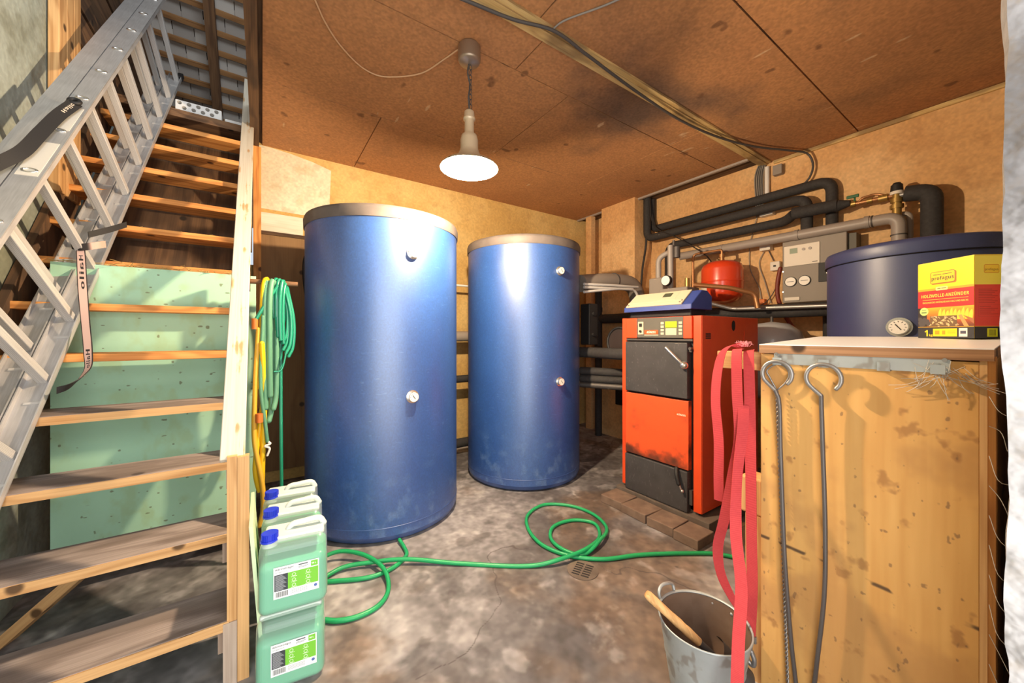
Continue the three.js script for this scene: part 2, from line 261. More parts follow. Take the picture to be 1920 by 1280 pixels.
{ const w = struct('wall_back', [bx(-0.06, 4.3, -0.1, 3.0, -4.2, -3.87), bx(-1.3, -0.06, -0.1, 1.9, -4.2, -3.87)], M.wallBack, 'yellow ochre plastered back wall', 'wall');
  const sh = [[-0.03, 2.4], [0.3, 2.395], [0.53, 2.41], [0.535, 2.6], [0.545, 2.86], [0.4, 2.9], [0.22, 2.93], [0.05, 2.945], [-0.03, 2.945]];
  const g = extrude(sh, 0.004); g.translate(0, 0, -3.87); part('plaster_patch', g, M.patch, w, 'bare pale plaster patch');
}
struct('trim_3', bx(-0.03, 0.31, 2.2, 2.36, -3.87, -3.84), M.lintel, 'white board over the brown door', 'trim');
{ const d = struct('door_1', bx(-0.03, 0.62, 0.1, 2.2, -3.87, -3.85), M.doorLeaf, 'flat brown door leaf in the back wall', 'door');
  part('door_frame', bx(-0.03, 0.62, 2.17, 2.2, -3.87, -3.835), M.darkWood, d);
  part('frame_post', bx(-0.06, -0.005, 0.0, 2.9, -3.87, -3.8), M.pine, d); 
  part('latch', [bx(0.335, 0.36, 1.17, 1.29, -3.855, -3.835, 0.004)], M.darkSteel, d); }
{ const w = struct('wall_right', bx(4.02, 4.35, -0.1, 6.4, -4.2, 0.4), M.wallRight, 'orange ochre plastered right wall', 'wall');
  part('pilaster', bx(3.7, 4.02, 0, 2.95, -3.337, -2.818), M.wallRight, w);
  part('corner_post', bx(3.74, 3.82, 0, 2.93, -3.66, -3.56), M.wallRight, w); }
struct('trim_4', [bx(3.76, 3.79, 2.93, 2.95, -3.85, -1.6)], M.pvcGrey, 'pale conduit along the edge of the ceiling boards', 'conduit');
struct('wall_left', bx(-1.3, -0.98, -0.1, 6.4, -7.2, 0.4), M.wallLeft, 'grey green weathered plaster wall beside the stairs', 'wall');
{ // front wall with the doorway the picture is taken from; rough whitewashed reveal on the right
  const w = struct('wall_front', [bx(-1.3, -1.02, -0.1, 3.1, 0.0, 0.42), bx(-1.02, 1.2, 2.42, 3.1, 0.0, 0.42), bx(1.16, 4.35, -0.1, 3.1, -0.03, 0.42), bx(-1.3, 4.35, 3.1, 3.8, 0, 0.3), bx(-1.3, -0.6, 3.8, 5.2, 0, 0.3), bx(1.8, 4.35, 3.8, 5.2, 0, 0.3), bx(-1.3, 4.35, 5.2, 6.4, 0, 0.3)], M.stone, 'whitewashed front wall around the doorway', 'wall');
  const g = new THREE.BoxGeometry(0.16, 3.1, 0.46, 8, 120, 20), p = g.attributes.position;
  for (let i = 0; i < p.count; i++) { const y = p.getY(i), z = p.getZ(i), x = p.getX(i), n = fbm(0.5 + y / 8, 0.5 + z / 2 + x, 60, 24, 4, 500) - 0.5, m = fbm(0.5 + y / 8, 0.5 + x, 40, 20, 4, 510) - 0.5; p.setX(i, x + 0.035 * n); p.setZ(i, z + 0.03 * m); }
  g.computeVertexNormals(); g.translate(1.165, 1.5, 0.185); part('door_reveal', g, M.stone, w);
}
struct('wall_loft', bx(-1.3, 4.3, 3.15, 4.2, -7.2, -7.0), M.wallLeft, 'low back wall of the loft', 'wall');
struct('loft_ceiling', bx(-1.3, 4.3, 6.4, 6.5, -2.2, 0.3), M.darkWood, 'dark boards at the ridge of the loft', 'ceiling');
struct('loft_floor', [bx(-0.98, 4.3, 2.98, 3.13, -7.1, -4.19)], M.oldWood, 'old boards of the loft floor', 'floor');
{ // roof: plain tiles on battens and rafters, seen from below
  const r = struct('roof', null, null, 'tiled roof seen from inside with battens and rafters', 'roof');
  const Y = (z) => 3.922 + 0.7 * (5.5 + z), ang = Math.atan(0.7);
  r.position.set(0, 0, 0);
  const tg = box(0.166, 0.014, 0.3, 0, 0, 0, 0.004), bg = (w) => box(w, 0.03, 0.042), rows = 21, step = 0.19;
  const put = (g, m, name, x, s, off, tilt = 0) => { const o = part(name, g, m, r); const z = -6.9 + s * Math.cos(ang); o.position.set(x, Y(z) + off * Math.cos(ang), z - off * Math.sin(ang)); o.rotation.x = -ang + tilt; return o; };
  const shared = {}; 
  for (let k = 0; k < rows; k++) {
    const s = 0.15 + k * step;
    for (let i = 0; i < 12; i++) put(tg, M.tile[Math.floor(rnd() * 3)], 'tile', -1.0 + 0.171 * i + (k % 2 ? 0.085 : 0), s, 0.075 + rr(-0.002, 0.002), -0.03);
  }
  const bgeo = metreUV(box(2.6, 0.03, 0.045)); bgeo.userData.own = true;
  for (let k = 0; k < rows; k++) put(bgeo, M.batten, 'batten', 0.3, 0.05 + k * step, 0.04);
  const rg = metreUV(box(0.085, 0.12, 5.2)); rg.userData.own = true;
  for (const x of [-0.96, -0.425, 0.02, 0.6]) put(rg, M.oldWood, 'rafter', x, 2.4, -0.03);
  part('roof_underlay', (() => { const g = box(5.4, 0.02, 5.9); g.rotateX(-ang); g.translate(1.6, Y(-4.6) + 0.19, -4.67); return g; })(), M.darkWood, r);
}

// ---------------------------------------------------------------- staircase
const RISE = 0.2423, GO = 0.1888, Z0 = 1.716;
const stair = thing('staircase', 'steep open wooden staircase with worn treads and white edge board', 'stairs');
for (let i = 0; i < 12; i++) {
  const y = RISE * (i + 1), z = -(Z0 + GO * i), dp = i < 5 ? 0.235 : 0.2;
  const t = part('tread', bx(-0.965, -0.1, y - 0.036, y, z - dp, z, 0.004), i < 4 ? M.tread : M.pine, stair);
  if (i < 4) part('nosing', bx(-0.965, -0.1, y - 0.036, y - 0.002, z - 0.002, z + 0.004), M.pine2, t);
  part('cleat', bx(-0.135, -0.095, y - 0.13, y - 0.036, z - 0.19, z - 0.025), i < 4 ? M.greyWood : M.pine, stair);
}
{
  const st = (x0, x1, m, name, s0, s1, h0, h1) => { const a = Math.atan2(RISE, GO), L = s1 - s0, g = box(x1 - x0, h1 - h0, L); g.translate((x0 + x1) / 2, (h0 + h1) / 2, -(s0 + s1) / 2); g.rotateX(a); g.translate(0, RISE, -Z0); return part(name, g, m, stair); };
  st(-0.1, -0.07, M.greyWood, 'stringer', -0.02, 3.6, -0.19, -0.02);
  st(-0.975, -0.945, M.darkWood, 'stringer', -0.28, 3.6, -0.2, 0.02);
  st(-0.94, -0.1, M.darkWood, 'soffit_board', 1.9, 3.95, -0.235, -0.215);
  // white painted edge board, a little less steep than the stair
  const A = V(-0.092, 0.825, -1.745), B = V(-0.09, 3.575, -4.06), d = B.clone().sub(A), L = d.length(), g = box(0.077, 0.028, L, 0, 0, 0, 0.004);
  const o = part('handrail', g, M.whitePlank, stair, 'chipped white painted handrail board'); o.position.copy(A.clone().add(B).multiplyScalar(0.5)); o.lookAt(B);
  part('newel_batten', bx(-0.107, -0.077, 0.235, 0.845, -1.745, -1.715), M.pine2, stair); part('newel_batten', bx(-0.076, -0.04, 0.0, 0.84, -1.755, -1.715), M.pine2, stair); part('newel_post', bx(-0.115, -0.06, 1.9, 2.62, -3.3, -3.26), M.pine2, stair);
  part('foot_board', bx(-0.118, -0.077, 0, 0.235, -1.74, -1.71), M.greyWood, stair);
  const br = part('brace', box(0.09, 0.04, 0.62), M.pine2, stair); br.position.set(-0.75, 0.16, -2.41); br.lookAt(-0.5, 0.41, -2.31);
  part('landing_board', bx(-0.965, -0.1, 3.06, 3.12, -4.19, -3.97), M.oldWood, stair);
}
solo('wall_panel', 'mint green board closing the back of the open stairs, flecked with straw', 'panel', bx(-0.86, -0.03, 0.107, 1.66, -2.79, -2.77), M.mint);
{ const s = []; for (let i = 0; i < 130; i++) { const L = rr(0.03, 0.11), g = box(L, 0.0015, 0.0025); g.rotateZ(rr(-0.25, 0.25)); g.rotateY(rr(0, 3.1)); if (i < 60) { g.translate(rr(-0.85, -0.15), 1.6645 + rr(0, 0.006), rr(-2.79, -2.77)); } else { const k = 6 + Math.floor(rnd() * 5), z = -(Z0 + GO * k) - rr(0.02, 0.15); g.translate(rr(-0.8, -0.15), RISE * (k + 1) + 0.002, z); } s.push(g); }
  const o = solo('straw', 'loose straw lying on the stair treads and mint board', 'straw', s, M.straw); o.userData.kind = 'stuff'; }
{ const g = box(0.012, 0.6, 0.36); g.rotateZ(0.07); g.translate(-0.012, 0.3, -1.82); solo('leaning_board', 'thin pale green board leaning against the stair post', 'board', g, M.leanBoard); }
{ // timber post and old planks behind the ladder
  const p = thing('timber_post', 'light pine post of three boards against the stair wall', 'post');
  for (let i = 0; i < 3; i++) part('board', bx(-0.975, -0.93, 2.1, 4.4 - (i === 2 ? 0.08 : 0), -3.2 - 0.1 * i, -3.105 - 0.1 * i, 0.006), M.pine2, p);
  const wl = scene.getObjectByName('wall_left'); for (let i = 0; i < 6; i++) part('wall_plank', bx(-0.98, -0.955 + 0.008 * (i % 2), 3.16 + 0.21 * i, 3.355 + 0.21 * i, -6.9, -3.42), i % 2 ? M.darkWood : M.oldWood, wl);
}
{ // blocks at the head of the stairs
  const holes = []; for (let r = 0; r < 3; r++) for (let i = 0; i < 5; i++) { const h = new THREE.Path(); h.absarc(-0.125 + i * 0.06 + (r % 2 ? 0.03 : 0), -0.035 + r * 0.036, 0.015, 0, 2 * Math.PI, true); if (-0.125 + i * 0.06 + (r % 2 ? 0.03 : 0) < 0.135) holes.push(h); }
  const t = thing('perforated_brick', 'white perforated brick with round holes at the top of the stairs', 'brick', [-0.44, 3.13, -4.12]);
  const g = extrude(rrectPts(0.3, 0.115, 0.006), 0.11, 0, holes); g.translate(0, 0.0575, -0.06); part('brick_body', g, M.block, t); part('core', box(0.28, 0.1, 0.01, 0, 0.057, -0.05), M.blockDark, t);
  solo('white_block', 'plain white block beside the perforated brick on the landing', 'block', bx(-0.27, -0.11, 3.12, 3.2, -4.2, -4.09, 0.008), M.block);
}

// ---------------------------------------------------------------- aluminium ladder lying on its edge on the stairs
{
  const a = Math.atan2(RISE, GO), sd = V(0.05, Math.sin(a), -Math.cos(a)).normalize(), nd = V(-0.1, Math.cos(a), Math.sin(a)); nd.addScaledVector(sd, -nd.dot(sd)).normalize();
  const zd = sd.clone().negate(), xd = nd.clone().cross(zd);
  const t = thing('ladder', 'aluminium combination ladder lying on its edge up the stairs', 'ladder');
  t.quaternion.setFromRotationMatrix(new THREE.Matrix4().makeBasis(xd, nd, zd)); t.position.set(-0.78, RISE + 0.01, -Z0);
  const W = 0.55, rail = (x0, x1, y, dir, s0, s1) => [bx(x0, x1, y - 0.002, y + 0.002, -s1, -s0), bx(x0, x0 + 0.004, Math.min(y, y - dir * 0.022), Math.max(y, y - dir * 0.022), -s1, -s0), bx(x1 - 0.004, x1, Math.min(y, y - dir * 0.022), Math.max(y, y - dir * 0.022), -s1, -s0)];
  for (const [x0, x1, off] of [[-0.085, 0, 0], [-0.17, -0.09, 0.165]]) {
    part('side_rail', rail(x0, x1, 0.002, -1, 0.35, 4.17 - off * 0.3), M.alu, t);
    part('side_rail', rail(x0, x1, W, 1, 0.35, 4.4 - off * 0.5), M.alu, t);
    for (let k = 0; k < 13; k++) {
      const s = 4.1 - off - 0.335 * k; if (s < 0.42) break;
      const r = part('rung', box(0.032, W - 0.006, 0.032, (x0 + x1) / 2 + 0.012, W / 2, -s, 0.003), M.aluRung, t);
      if (!off) { const q = new THREE.TorusGeometry(0.017, 0.004, 6, 20); q.scale(1.25, 0.75, 1); q.rotateX(Math.PI / 2); q.translate((x0 + x1) / 2, W + 0.004, -s); part('rung_end', q, M.chrome, r); }
      part('reinforcing_rib', box(0.05, 0.004, 0.012, (x0 + x1) / 2 + 0.01, 0.006, -s + 0.11), M.aluRung, t);
    }
  }
  part('sticker', bx(-0.075, -0.012, W + 0.002, W + 0.0035, -2.32, -2.1), M.ivory, t, 'white instruction sticker'); part('sticker', bx(-0.075, -0.012, W + 0.002, W + 0.0035, -1.98, -1.72), M.ivory, t, 'white instruction sticker');
  part('end_fitting', [bx(-0.03, 0.006, -0.01, 0.03, -4.2, -4.13, 0.006)], M.black, t, 'black plastic end fitting'); part('end_fitting', [bx(-0.17, -0.12, -0.01, 0.05, -4.16, -4.06, 0.006)], M.black, t);
}
{ // fastening straps of the ladder
  const txt = (bg, fg, n) => canvasTex(64, 512, (c, w, h) => { c.fillStyle = bg; c.fillRect(0, 0, w, h); c.fillStyle = fg; c.fillRect(0, 0, 6, h); c.fillRect(w - 6, 0, 6, h); c.font = 'bold 40px sans-serif'; c.textAlign = 'center'; c.textBaseline = 'middle'; for (let i = 0; i < n; i++) { c.save(); c.translate(w / 2, h * (i + 0.5) / n); c.rotate(-Math.PI / 2); c.fillText('Hailo', 0, 0); c.restore(); } });
  const uvfix = (g, len, w) => { const uv = g.attributes.uv; for (let i = 0; i < uv.count; i++) { const a = uv.getX(i), b = uv.getY(i); uv.setXY(i, b / w, a / len); } return g; };
  const pale = mat('#ffffff', 0.85, { map: txt('#c9a698', '#241f1e', 2) }), dark = mat('#ffffff', 0.8, { map: canvasTex(64, 512, (c, w, h) => { c.fillStyle = '#201d1c'; c.fillRect(0, 0, w, h); c.fillStyle = '#c9b8a4'; c.font = 'bold 26px sans-serif'; c.textAlign = 'center'; c.textBaseline = 'middle'; c.translate(w / 2, 84); c.rotate(-Math.PI / 2); c.fillText('Hailo', 0, 0); }) });
  const g1 = ribbon([[-0.735, 1.72, -2.68, 1, 0, 0.2], [-0.728, 1.682, -2.66, 1, 0, 0.1], [-0.701, 1.52, -2.58, 1, 0, -0.1], [-0.671, 1.366, -2.5, 1, 0, 0.2], [-0.641, 1.221, -2.42, 1, 0.1, 0.3], [-0.631, 1.153, -2.38, 0.8, 0.3, 0.5], [-0.643, 1.111, -2.34, 0.6, 0.5, 0.6]], 0.032);
  const s = thing('ladder_strap', 'pale printed fastening strap hanging from a ladder rung', 'strap'); part('webbing', uvfix(g1, 0.7, 0.032), pale, s);
  part('tail', ribbon([[-0.643, 1.111, -2.34, 0.6, 0.5, 0.6], [-0.668, 1.082, -2.31, 0.3, 0.8, 0.5], [-0.697, 1.07, -2.3, 0.1, 1, 0.3]], 0.03), M.black, s);
  part('loop', ribbon([[-0.77, 1.735, -2.7, 0, 1, 0.5], [-0.73, 1.725, -2.66, 0, 1, 0.5], [-0.68, 1.745, -2.68, 0, 1, 0.5], [-0.665, 1.765, -2.74, 0, 1, 0.5]], 0.034), pale, s);
  part('band', ribbon([[-0.72, 1.8, -2.72, 0, 1, 0.3], [-0.66, 1.85, -2.78, 0, 1, 0.3], [-0.61, 1.9, -2.84, 0, 1, 0.3]], 0.03), M.black, s);
  const s2 = thing('black_strap', 'black printed strap fixed to the outer ladder rail', 'strap');
  part('webbing', uvfix(ribbon([[-0.875, 1.924, -2.29, -0.5, 0.5, 0.7], [-0.852, 1.976, -2.33, -0.5, 0.5, 0.7], [-0.819, 2.052, -2.389, -0.7, 0.5, 0.4], [-0.801, 2.179, -2.488, -0.8, 0.4, 0.3], [-0.781, 2.322, -2.6, -0.8, 0.4, 0.3], [-0.752, 2.436, -2.689, -0.8, 0.4, 0.3]], 0.045), 0.72, 0.045), dark, s2);
  const b = new THREE.TorusGeometry(0.018, 0.009, 8, 20); b.rotateX(-0.66); b.translate(-0.757, 2.44, -2.688); part('eyelet', b, M.black, s2);
}
// ---------------------------------------------------------------- buffer tanks
function thermometer(parent, cx, cz, r, deg, y, size = 0.036) {       // dial thermometer on a tank wall
  const g = new THREE.Group(); g.name = 'thermometer'; const a = deg * Math.PI / 180; g.position.set(cx + Math.sin(a) * r, y, cz + Math.cos(a) * r); g.rotation.y = a; parent.add(g);
  part('housing', [cyl(size * 1.25, size * 1.25, 0.004, 0, 0, 0.004, 'z', 28), cyl(size, size, 0.03, 0, 0, 0.015, 'z', 28)], M.chrome, g);
  part('dial', cyl(size * 0.9, size * 0.9, 0.003, 0, 0, 0.0305, 'z', 28), M.dial, g);
  const n = box(size * 0.9, size * 0.1, 0.002, 0, 0, 0.033); n.rotateZ(2.2); const tk = [n]; for (let i = 0; i < 9; i++) { const q = box(size * 0.16, size * 0.06, 0.001, size * 0.7, 0, 0.0325); q.rotateZ(-0.6 + i * 0.54); tk.push(q); }
  part('needle', tk, M.black, g); return g;
}
function bufferTank(name, label, x, z, r, H, m, lid, group) {
  const t = thing(name, label, 'tank', [x, 0, z], 0, group);
  const b = new THREE.CylinderGeometry(r, r, H - 0.13, 96, 1, true); b.translate(0, (H - 0.13) / 2 + 0.05, 0); part('jacket', b, m, t);
  part('foot', lathe([[0.01, 0.004], [r - 0.035, 0.004], [r - 0.012, 0.02], [r, 0.052]], 96), m, t);
  if (m === M.tank) part('seam_band', lathe([[r, 0.1], [r + 0.002, 0.101], [r + 0.002, 0.104], [r, 0.105]], 96), m, t);
  part('lid', lathe([[r - 0.002, H - 0.085], [r + 0.008, H - 0.083], [r + 0.01, H - 0.03], [r + 0.002, H - 0.008], [r - 0.02, H], [0.01, H + 0.004]], 96), lid, t);
  return t;
}
const T1 = bufferTank('buffer_tank', 'tall blue buffer tank beside the stacked jerrycans', 0.7694, -2.8265, 0.5305, 2.11, M.tank, M.tankLid, 'tall blue buffer tanks');
thermometer(T1, 0, 0, 0.5305, 3, 1.821, 0.033); thermometer(T1, 0, 0, 0.5305, 2.6, 0.905, 0.033);
const T2 = bufferTank('buffer_tank', 'tall blue buffer tank between the other tall tank and the orange boiler', 2.0879, -2.8679, 0.5305, 2.135, M.tank, M.tankLid, 'tall blue buffer tanks');
thermometer(T2, 0, 0, 0.5305, -1.3, 1.836, 0.031); thermometer(T2, 0, 0, 0.5305, -1.3, 0.904, 0.031);
const T3 = bufferTank('hot_water_tank', 'dark blue water tank behind the wooden crate', 3.295, -0.478, 0.4, 1.825, M.tankDark, M.tankDark);
part('lid_seam', lathe([[0.4, 1.735], [0.411, 1.736], [0.411, 1.739], [0.4, 1.74]], 96), M.black, T3);
thermometer(T3, 0, 0, 0.4, -89, 1.341, 0.042);

// ---------------------------------------------------------------- jerrycans with heat transfer fluid
{
  const lab = canvasTex(320, 250, (c, w, h) => {
    c.fillStyle = '#f2f4f2'; c.fillRect(0, 0, w, h); c.fillStyle = '#3c4044'; c.fillRect(6, 60, 92, 130); c.fillStyle = '#7ac63c'; c.fillRect(98, 60, w - 104, 130);
    c.fillStyle = '#5a5f60'; c.font = 'bold 20px sans-serif'; c.fillText('Wärmeträger', 10, 26); c.font = '13px sans-serif'; c.fillText('Fertiggemisch', 10, 46); c.fillStyle = '#5a5f60'; c.fillRect(172, 12, 66, 9); c.fillStyle = '#8a8f90'; c.fillRect(172, 30, 70, 4); c.fillRect(172, 38, 60, 4);
    c.fillStyle = '#7ac63c'; c.fillRect(w - 60, 8, 50, 44); c.fillStyle = '#fff'; c.font = 'bold 18px sans-serif'; c.fillText('10 L', w - 56, 36);
    c.fillStyle = '#b9bdbf'; for (let i = 0; i < 15; i++) c.fillRect(12, 68 + i * 8, 50 + ((i * 37) % 30), 3);
    c.strokeStyle = '#f4fbef'; c.lineWidth = 3; for (let j = 0; j < 3; j++) for (let i = 0; i < 2; i++) { c.beginPath(); c.arc(140 + i * 100, 84 + j * 42, 12, 0, 7); c.stroke(); c.fillStyle = '#eef8e6'; c.fillRect(120 + i * 100, 99 + j * 42, 42, 3); }
    c.fillStyle = '#222'; for (let i = 0; i < 22; i++) c.fillRect(14 + i * 4, 198, 1 + ((i * 7) % 3), 40); c.fillStyle = '#9aa0a2'; for (let i = 0; i < 4; i++) c.fillRect(116, 202 + i * 9, 120, 3); c.fillStyle = '#5a6fb0'; c.beginPath(); c.arc(w - 26, 214, 12, 0, 7); c.fill();
  });
  const labM = mat('#ffffff', 0.5, { map: lab });
  const w = 0.226, d = 0.196, H = 0.262;
  function can(label, pos, showLabel, lower) {
    const t = thing('jerrycan', label, 'jerrycan', pos, -0.133, 'jerrycans of green fluid');
    const body = new RoundedBoxGeometry(w, H, d, 4, 0.032); const p = body.attributes.position;
    for (let i = 0; i < p.count; i++) { const y = p.getY(i), x = p.getX(i), z = p.getZ(i); if (y > H * 0.36) { p.setX(i, x * 0.97); p.setZ(i, z * (1 - 0.5 * (y / H - 0.36))); } }
    body.translate(0, H / 2, 0); body.computeVertexNormals(); part('container', body, M.plastic, t, 'translucent white plastic container');
    const liq = new RoundedBoxGeometry(w - 0.006, H * 0.73, d - 0.006, 4, 0.028); liq.translate(0, H * 0.365 + 0.003, 0); part('fluid', liq, M.liquid, t, 'green fluid');
    const inner = box(w - 0.03, 0.006, d - 0.03, 0, H - 0.012, 0); 
    part('handle', tube([[-0.03, H - 0.008, 0.0], [-0.012, H + 0.018, 0], [0.03, H + 0.024, 0], [0.085, H + 0.024, 0], [0.1, H + 0.002, 0]], 0.011, { seg: 10 }), M.canWhite, t);
    part('top', new RoundedBoxGeometry(w * 0.9, 0.02, d * 0.62, 3, 0.009).translate(0, H - 0.004, 0), M.canWhite, t);
    const cap = []; for (let i = 0; i < 24; i++) { const q = box(0.004, 0.022, 0.004, 0.0255, 0, 0); q.rotateY(i / 24 * 2 * Math.PI); cap.push(q); }
    const c = part('cap', [cyl(0.026, 0.025, 0.024, 0, 0, 0, 'y', 28), cyl(0.031, 0.03, 0.007, 0, -0.014, 0, 'y', 28), ...cap], M.capBlue, t, 'blue screw cap'); c.position.set(lower ? 0.07 : -0.078, lower ? H - 0.002 : H + 0.014, lower ? -0.04 : 0.045);
    part('neck', cyl(0.026, 0.024, 0.02, lower ? 0.07 : -0.078, H - 0.012, lower ? -0.04 : 0.045), M.canWhite, t);
    if (showLabel) face(0.146, 0.114, labM, 'label', t, [0.012, 0.122, d / 2 + 0.0012]);
    return t;
  }
  M.canWhite = mat('#cfd8d0', 0.45);
  const pos = [[0.108, -1.67], [0.116, -1.885], [0.122, -2.098]], nm = ['front', 'middle', 'rear'], by = ['nearest the stair foot', 'in the middle', 'nearest the blue tank'];
  pos.forEach(([x, z], i) => { can(`lower green jerrycan of the stack ${by[i]}`, [x - 0.008, 0, z], i === 0, true); can(`upper green jerrycan of the stack ${by[i]}`, [x, 0.277, z], i === 0); });
}

// ---------------------------------------------------------------- garden hoses
solo('garden_hose', 'bright green garden hose looped over the concrete floor', 'hose', tube([[0.71, 0.02, -2.29], [0.712, 0.012, -2.2], [0.699, 0.012, -2.123], [0.609, 0.012, -2.053], [0.491, 0.012, -2.035], [0.344, 0.012, -2.094], [0.262, 0.012, -2.15], [0.36, 0.022, -2.189], [0.516, 0.026, -2.139], [0.671, 0.03, -2.057], [0.916, 0.012, -1.879], [1.252, 0.012, -1.627], [1.394, 0.03, -1.565], [1.589, 0.034, -1.549], [1.79, 0.012, -1.63], [1.875, 0.012, -1.76], [1.795, 0.012, -1.865], [1.63, 0.012, -1.885], [1.515, 0.012, -1.79], [1.49, 0.012, -1.66], [1.55, 0.012, -1.545], [1.72, 0.034, -1.565], [1.9, 0.012, -1.67], [1.965, 0.012, -1.85], [1.92, 0.012, -2.037], [1.766, 0.012, -2.163], [1.572, 0.012, -2.106], [1.464, 0.012, -1.961], [1.42, 0.012, -1.756], [1.48, 0.012, -1.583], [1.616, 0.012, -1.45], [1.828, 0.012, -1.355], [2.084, 0.012, -1.2], [2.215, 0.012, -1.1], [2.3, 0.012, -0.96], [2.5, 0.012, -0.7]], 0.0115, { n: 420 }), M.greenHose);
solo('hose_loop', 'short green hose loop beside the jerrycans, end under the big loop', 'hose', tube([[0.27, 0.034, -2.33], [0.366, 0.05, -2.313], [0.476, 0.045, -2.214], [0.544, 0.036, -2.025], [0.528, 0.012, -1.886], [0.459, 0.012, -1.801], [0.36, 0.012, -1.784], [0.28, 0.012, -1.81], [0.236, 0.012, -1.845]], 0.0115, { n: 90 }), M.greenHose);
{ // hoses on a hook on the stair side
  const hk = thing('hose_hook', 'wooden peg on the stair side carrying the hoses', 'hook'); part('peg', cyl(0.014, 0.014, 0.24, 0.06, 1.605, -2.58, 'x'), M.oldWood, hk); part('bracket', bx(-0.07, -0.055, 1.55, 1.66, -2.62, -2.54), M.oldWood, hk);
  const drape = (x, top, bot, dz, sway = 0) => [[x - 0.012, bot + 0.08, -2.555 + dz], [x - 0.016, (top + bot) / 2, -2.545 + dz], [x - 0.012, top - 0.06, -2.55 + dz], [x, top + 0.005, -2.575 + dz], [x + 0.016, top - 0.06, -2.6 + dz], [x + 0.02 + sway, (top + bot) / 2, -2.6 + dz], [x + 0.014 + sway, bot + 0.05, -2.59 + dz], [x + 0.004 + sway * 0.5, bot, -2.575 + dz]];
  const y = thing('yellow_hose', 'long yellow hose hanging in loops from the stair side', 'hose');
  part('hose_loop', tube([[-0.008, 1.0, -2.53], [0.0, 1.35, -2.535], [0.01, 1.59, -2.54], [0.022, 1.625, -2.575], [0.03, 1.5, -2.6], [0.03, 1.15, -2.6], [-0.012, 0.75, -2.55], [-0.03, 0.52, -2.54], [-0.005, 0.4, -2.54], [0.004, 0.62, -2.54], [0.012, 0.95, -2.535], [0.0, 1.25, -2.5]], 0.0135, { n: 140 }), M.yellow, y);
  part('hose_end', tube([[-0.015, 1.33, -2.52], [-0.03, 1.0, -2.525], [-0.034, 0.7, -2.53], [0.002, 0.45, -2.52], [0.006, 0.3, -2.52], [-0.01, 0.22, -2.52]], 0.013, { n: 60 }), M.yellow2, y);
  part('coupling', [cyl(0.016, 0.016, 0.06, -0.032, 1.36, -2.52), ], M.terracotta, y, 'orange hose coupling'); part('coupling', [cyl(0.018, 0.018, 0.05, -0.012, 0.83, -2.515)], M.terracotta, y, 'orange hose coupling');
  const b = thing('braided_hose', 'pale green braided hose hanging beside the yellow hose', 'hose');
  part('hose_loop', tube(drape(0.03, 1.605, 0.8, 0.02), 0.0145, { n: 90, seg: 10 }), M.braid, b); part('hose_loop', tube(drape(0.052, 1.61, 0.87, 0.03), 0.0145, { n: 90, seg: 10 }), M.braid, b);
  part('hose_end', tube([[0.005, 1.4, -2.51], [-0.005, 1.0, -2.515], [0.015, 0.8, -2.52], [0.026, 0.69, -2.525]], 0.0095), M.braid, b); part('string_knot', tube([[0.026, 0.69, -2.525], [0.04, 0.675, -2.52], [0.015, 0.665, -2.52], [0.036, 0.65, -2.52], [0.026, 0.61, -2.52]], 0.006), M.dial, b, 'white string tied round the hose end');
  const g = thing('teal_hose', 'glossy dark green hose bundled in tight loops', 'hose');
  [[0.07, 1.625, 1.32], [0.085, 1.62, 1.25], [0.103, 1.615, 1.19], [0.118, 1.6, 1.17], [0.09, 1.61, 1.21]].forEach(([x, tp, bt], i) => part('hose_loop', tube(drape(x, tp, bt, 0.012 * (i % 3), 0.022), 0.0095, { n: 80 }), M.tealHose, g));
  part('hose_end', tube([[0.075, 1.58, -2.54], [0.03, 1.5, -2.525], [-0.01, 1.42, -2.515], [-0.03, 1.38, -2.515]], 0.0095), M.tealHose, g);
  part('tie', tube([[0.12, 1.2, -2.54], [0.09, 1.09, -2.53], [0.06, 1.085, -2.53]], 0.005), M.tealHose, g);
  solo('thin_hose', 'thin teal hose hanging straight down to the floor behind the jerrycans', 'hose', tube([[0.092, 1.59, -2.6], [0.094, 1.2, -2.62], [0.096, 0.7, -2.62], [0.1, 0.2, -2.62], [0.1, 0.012, -2.62]], 0.0095), M.tealHose);
}

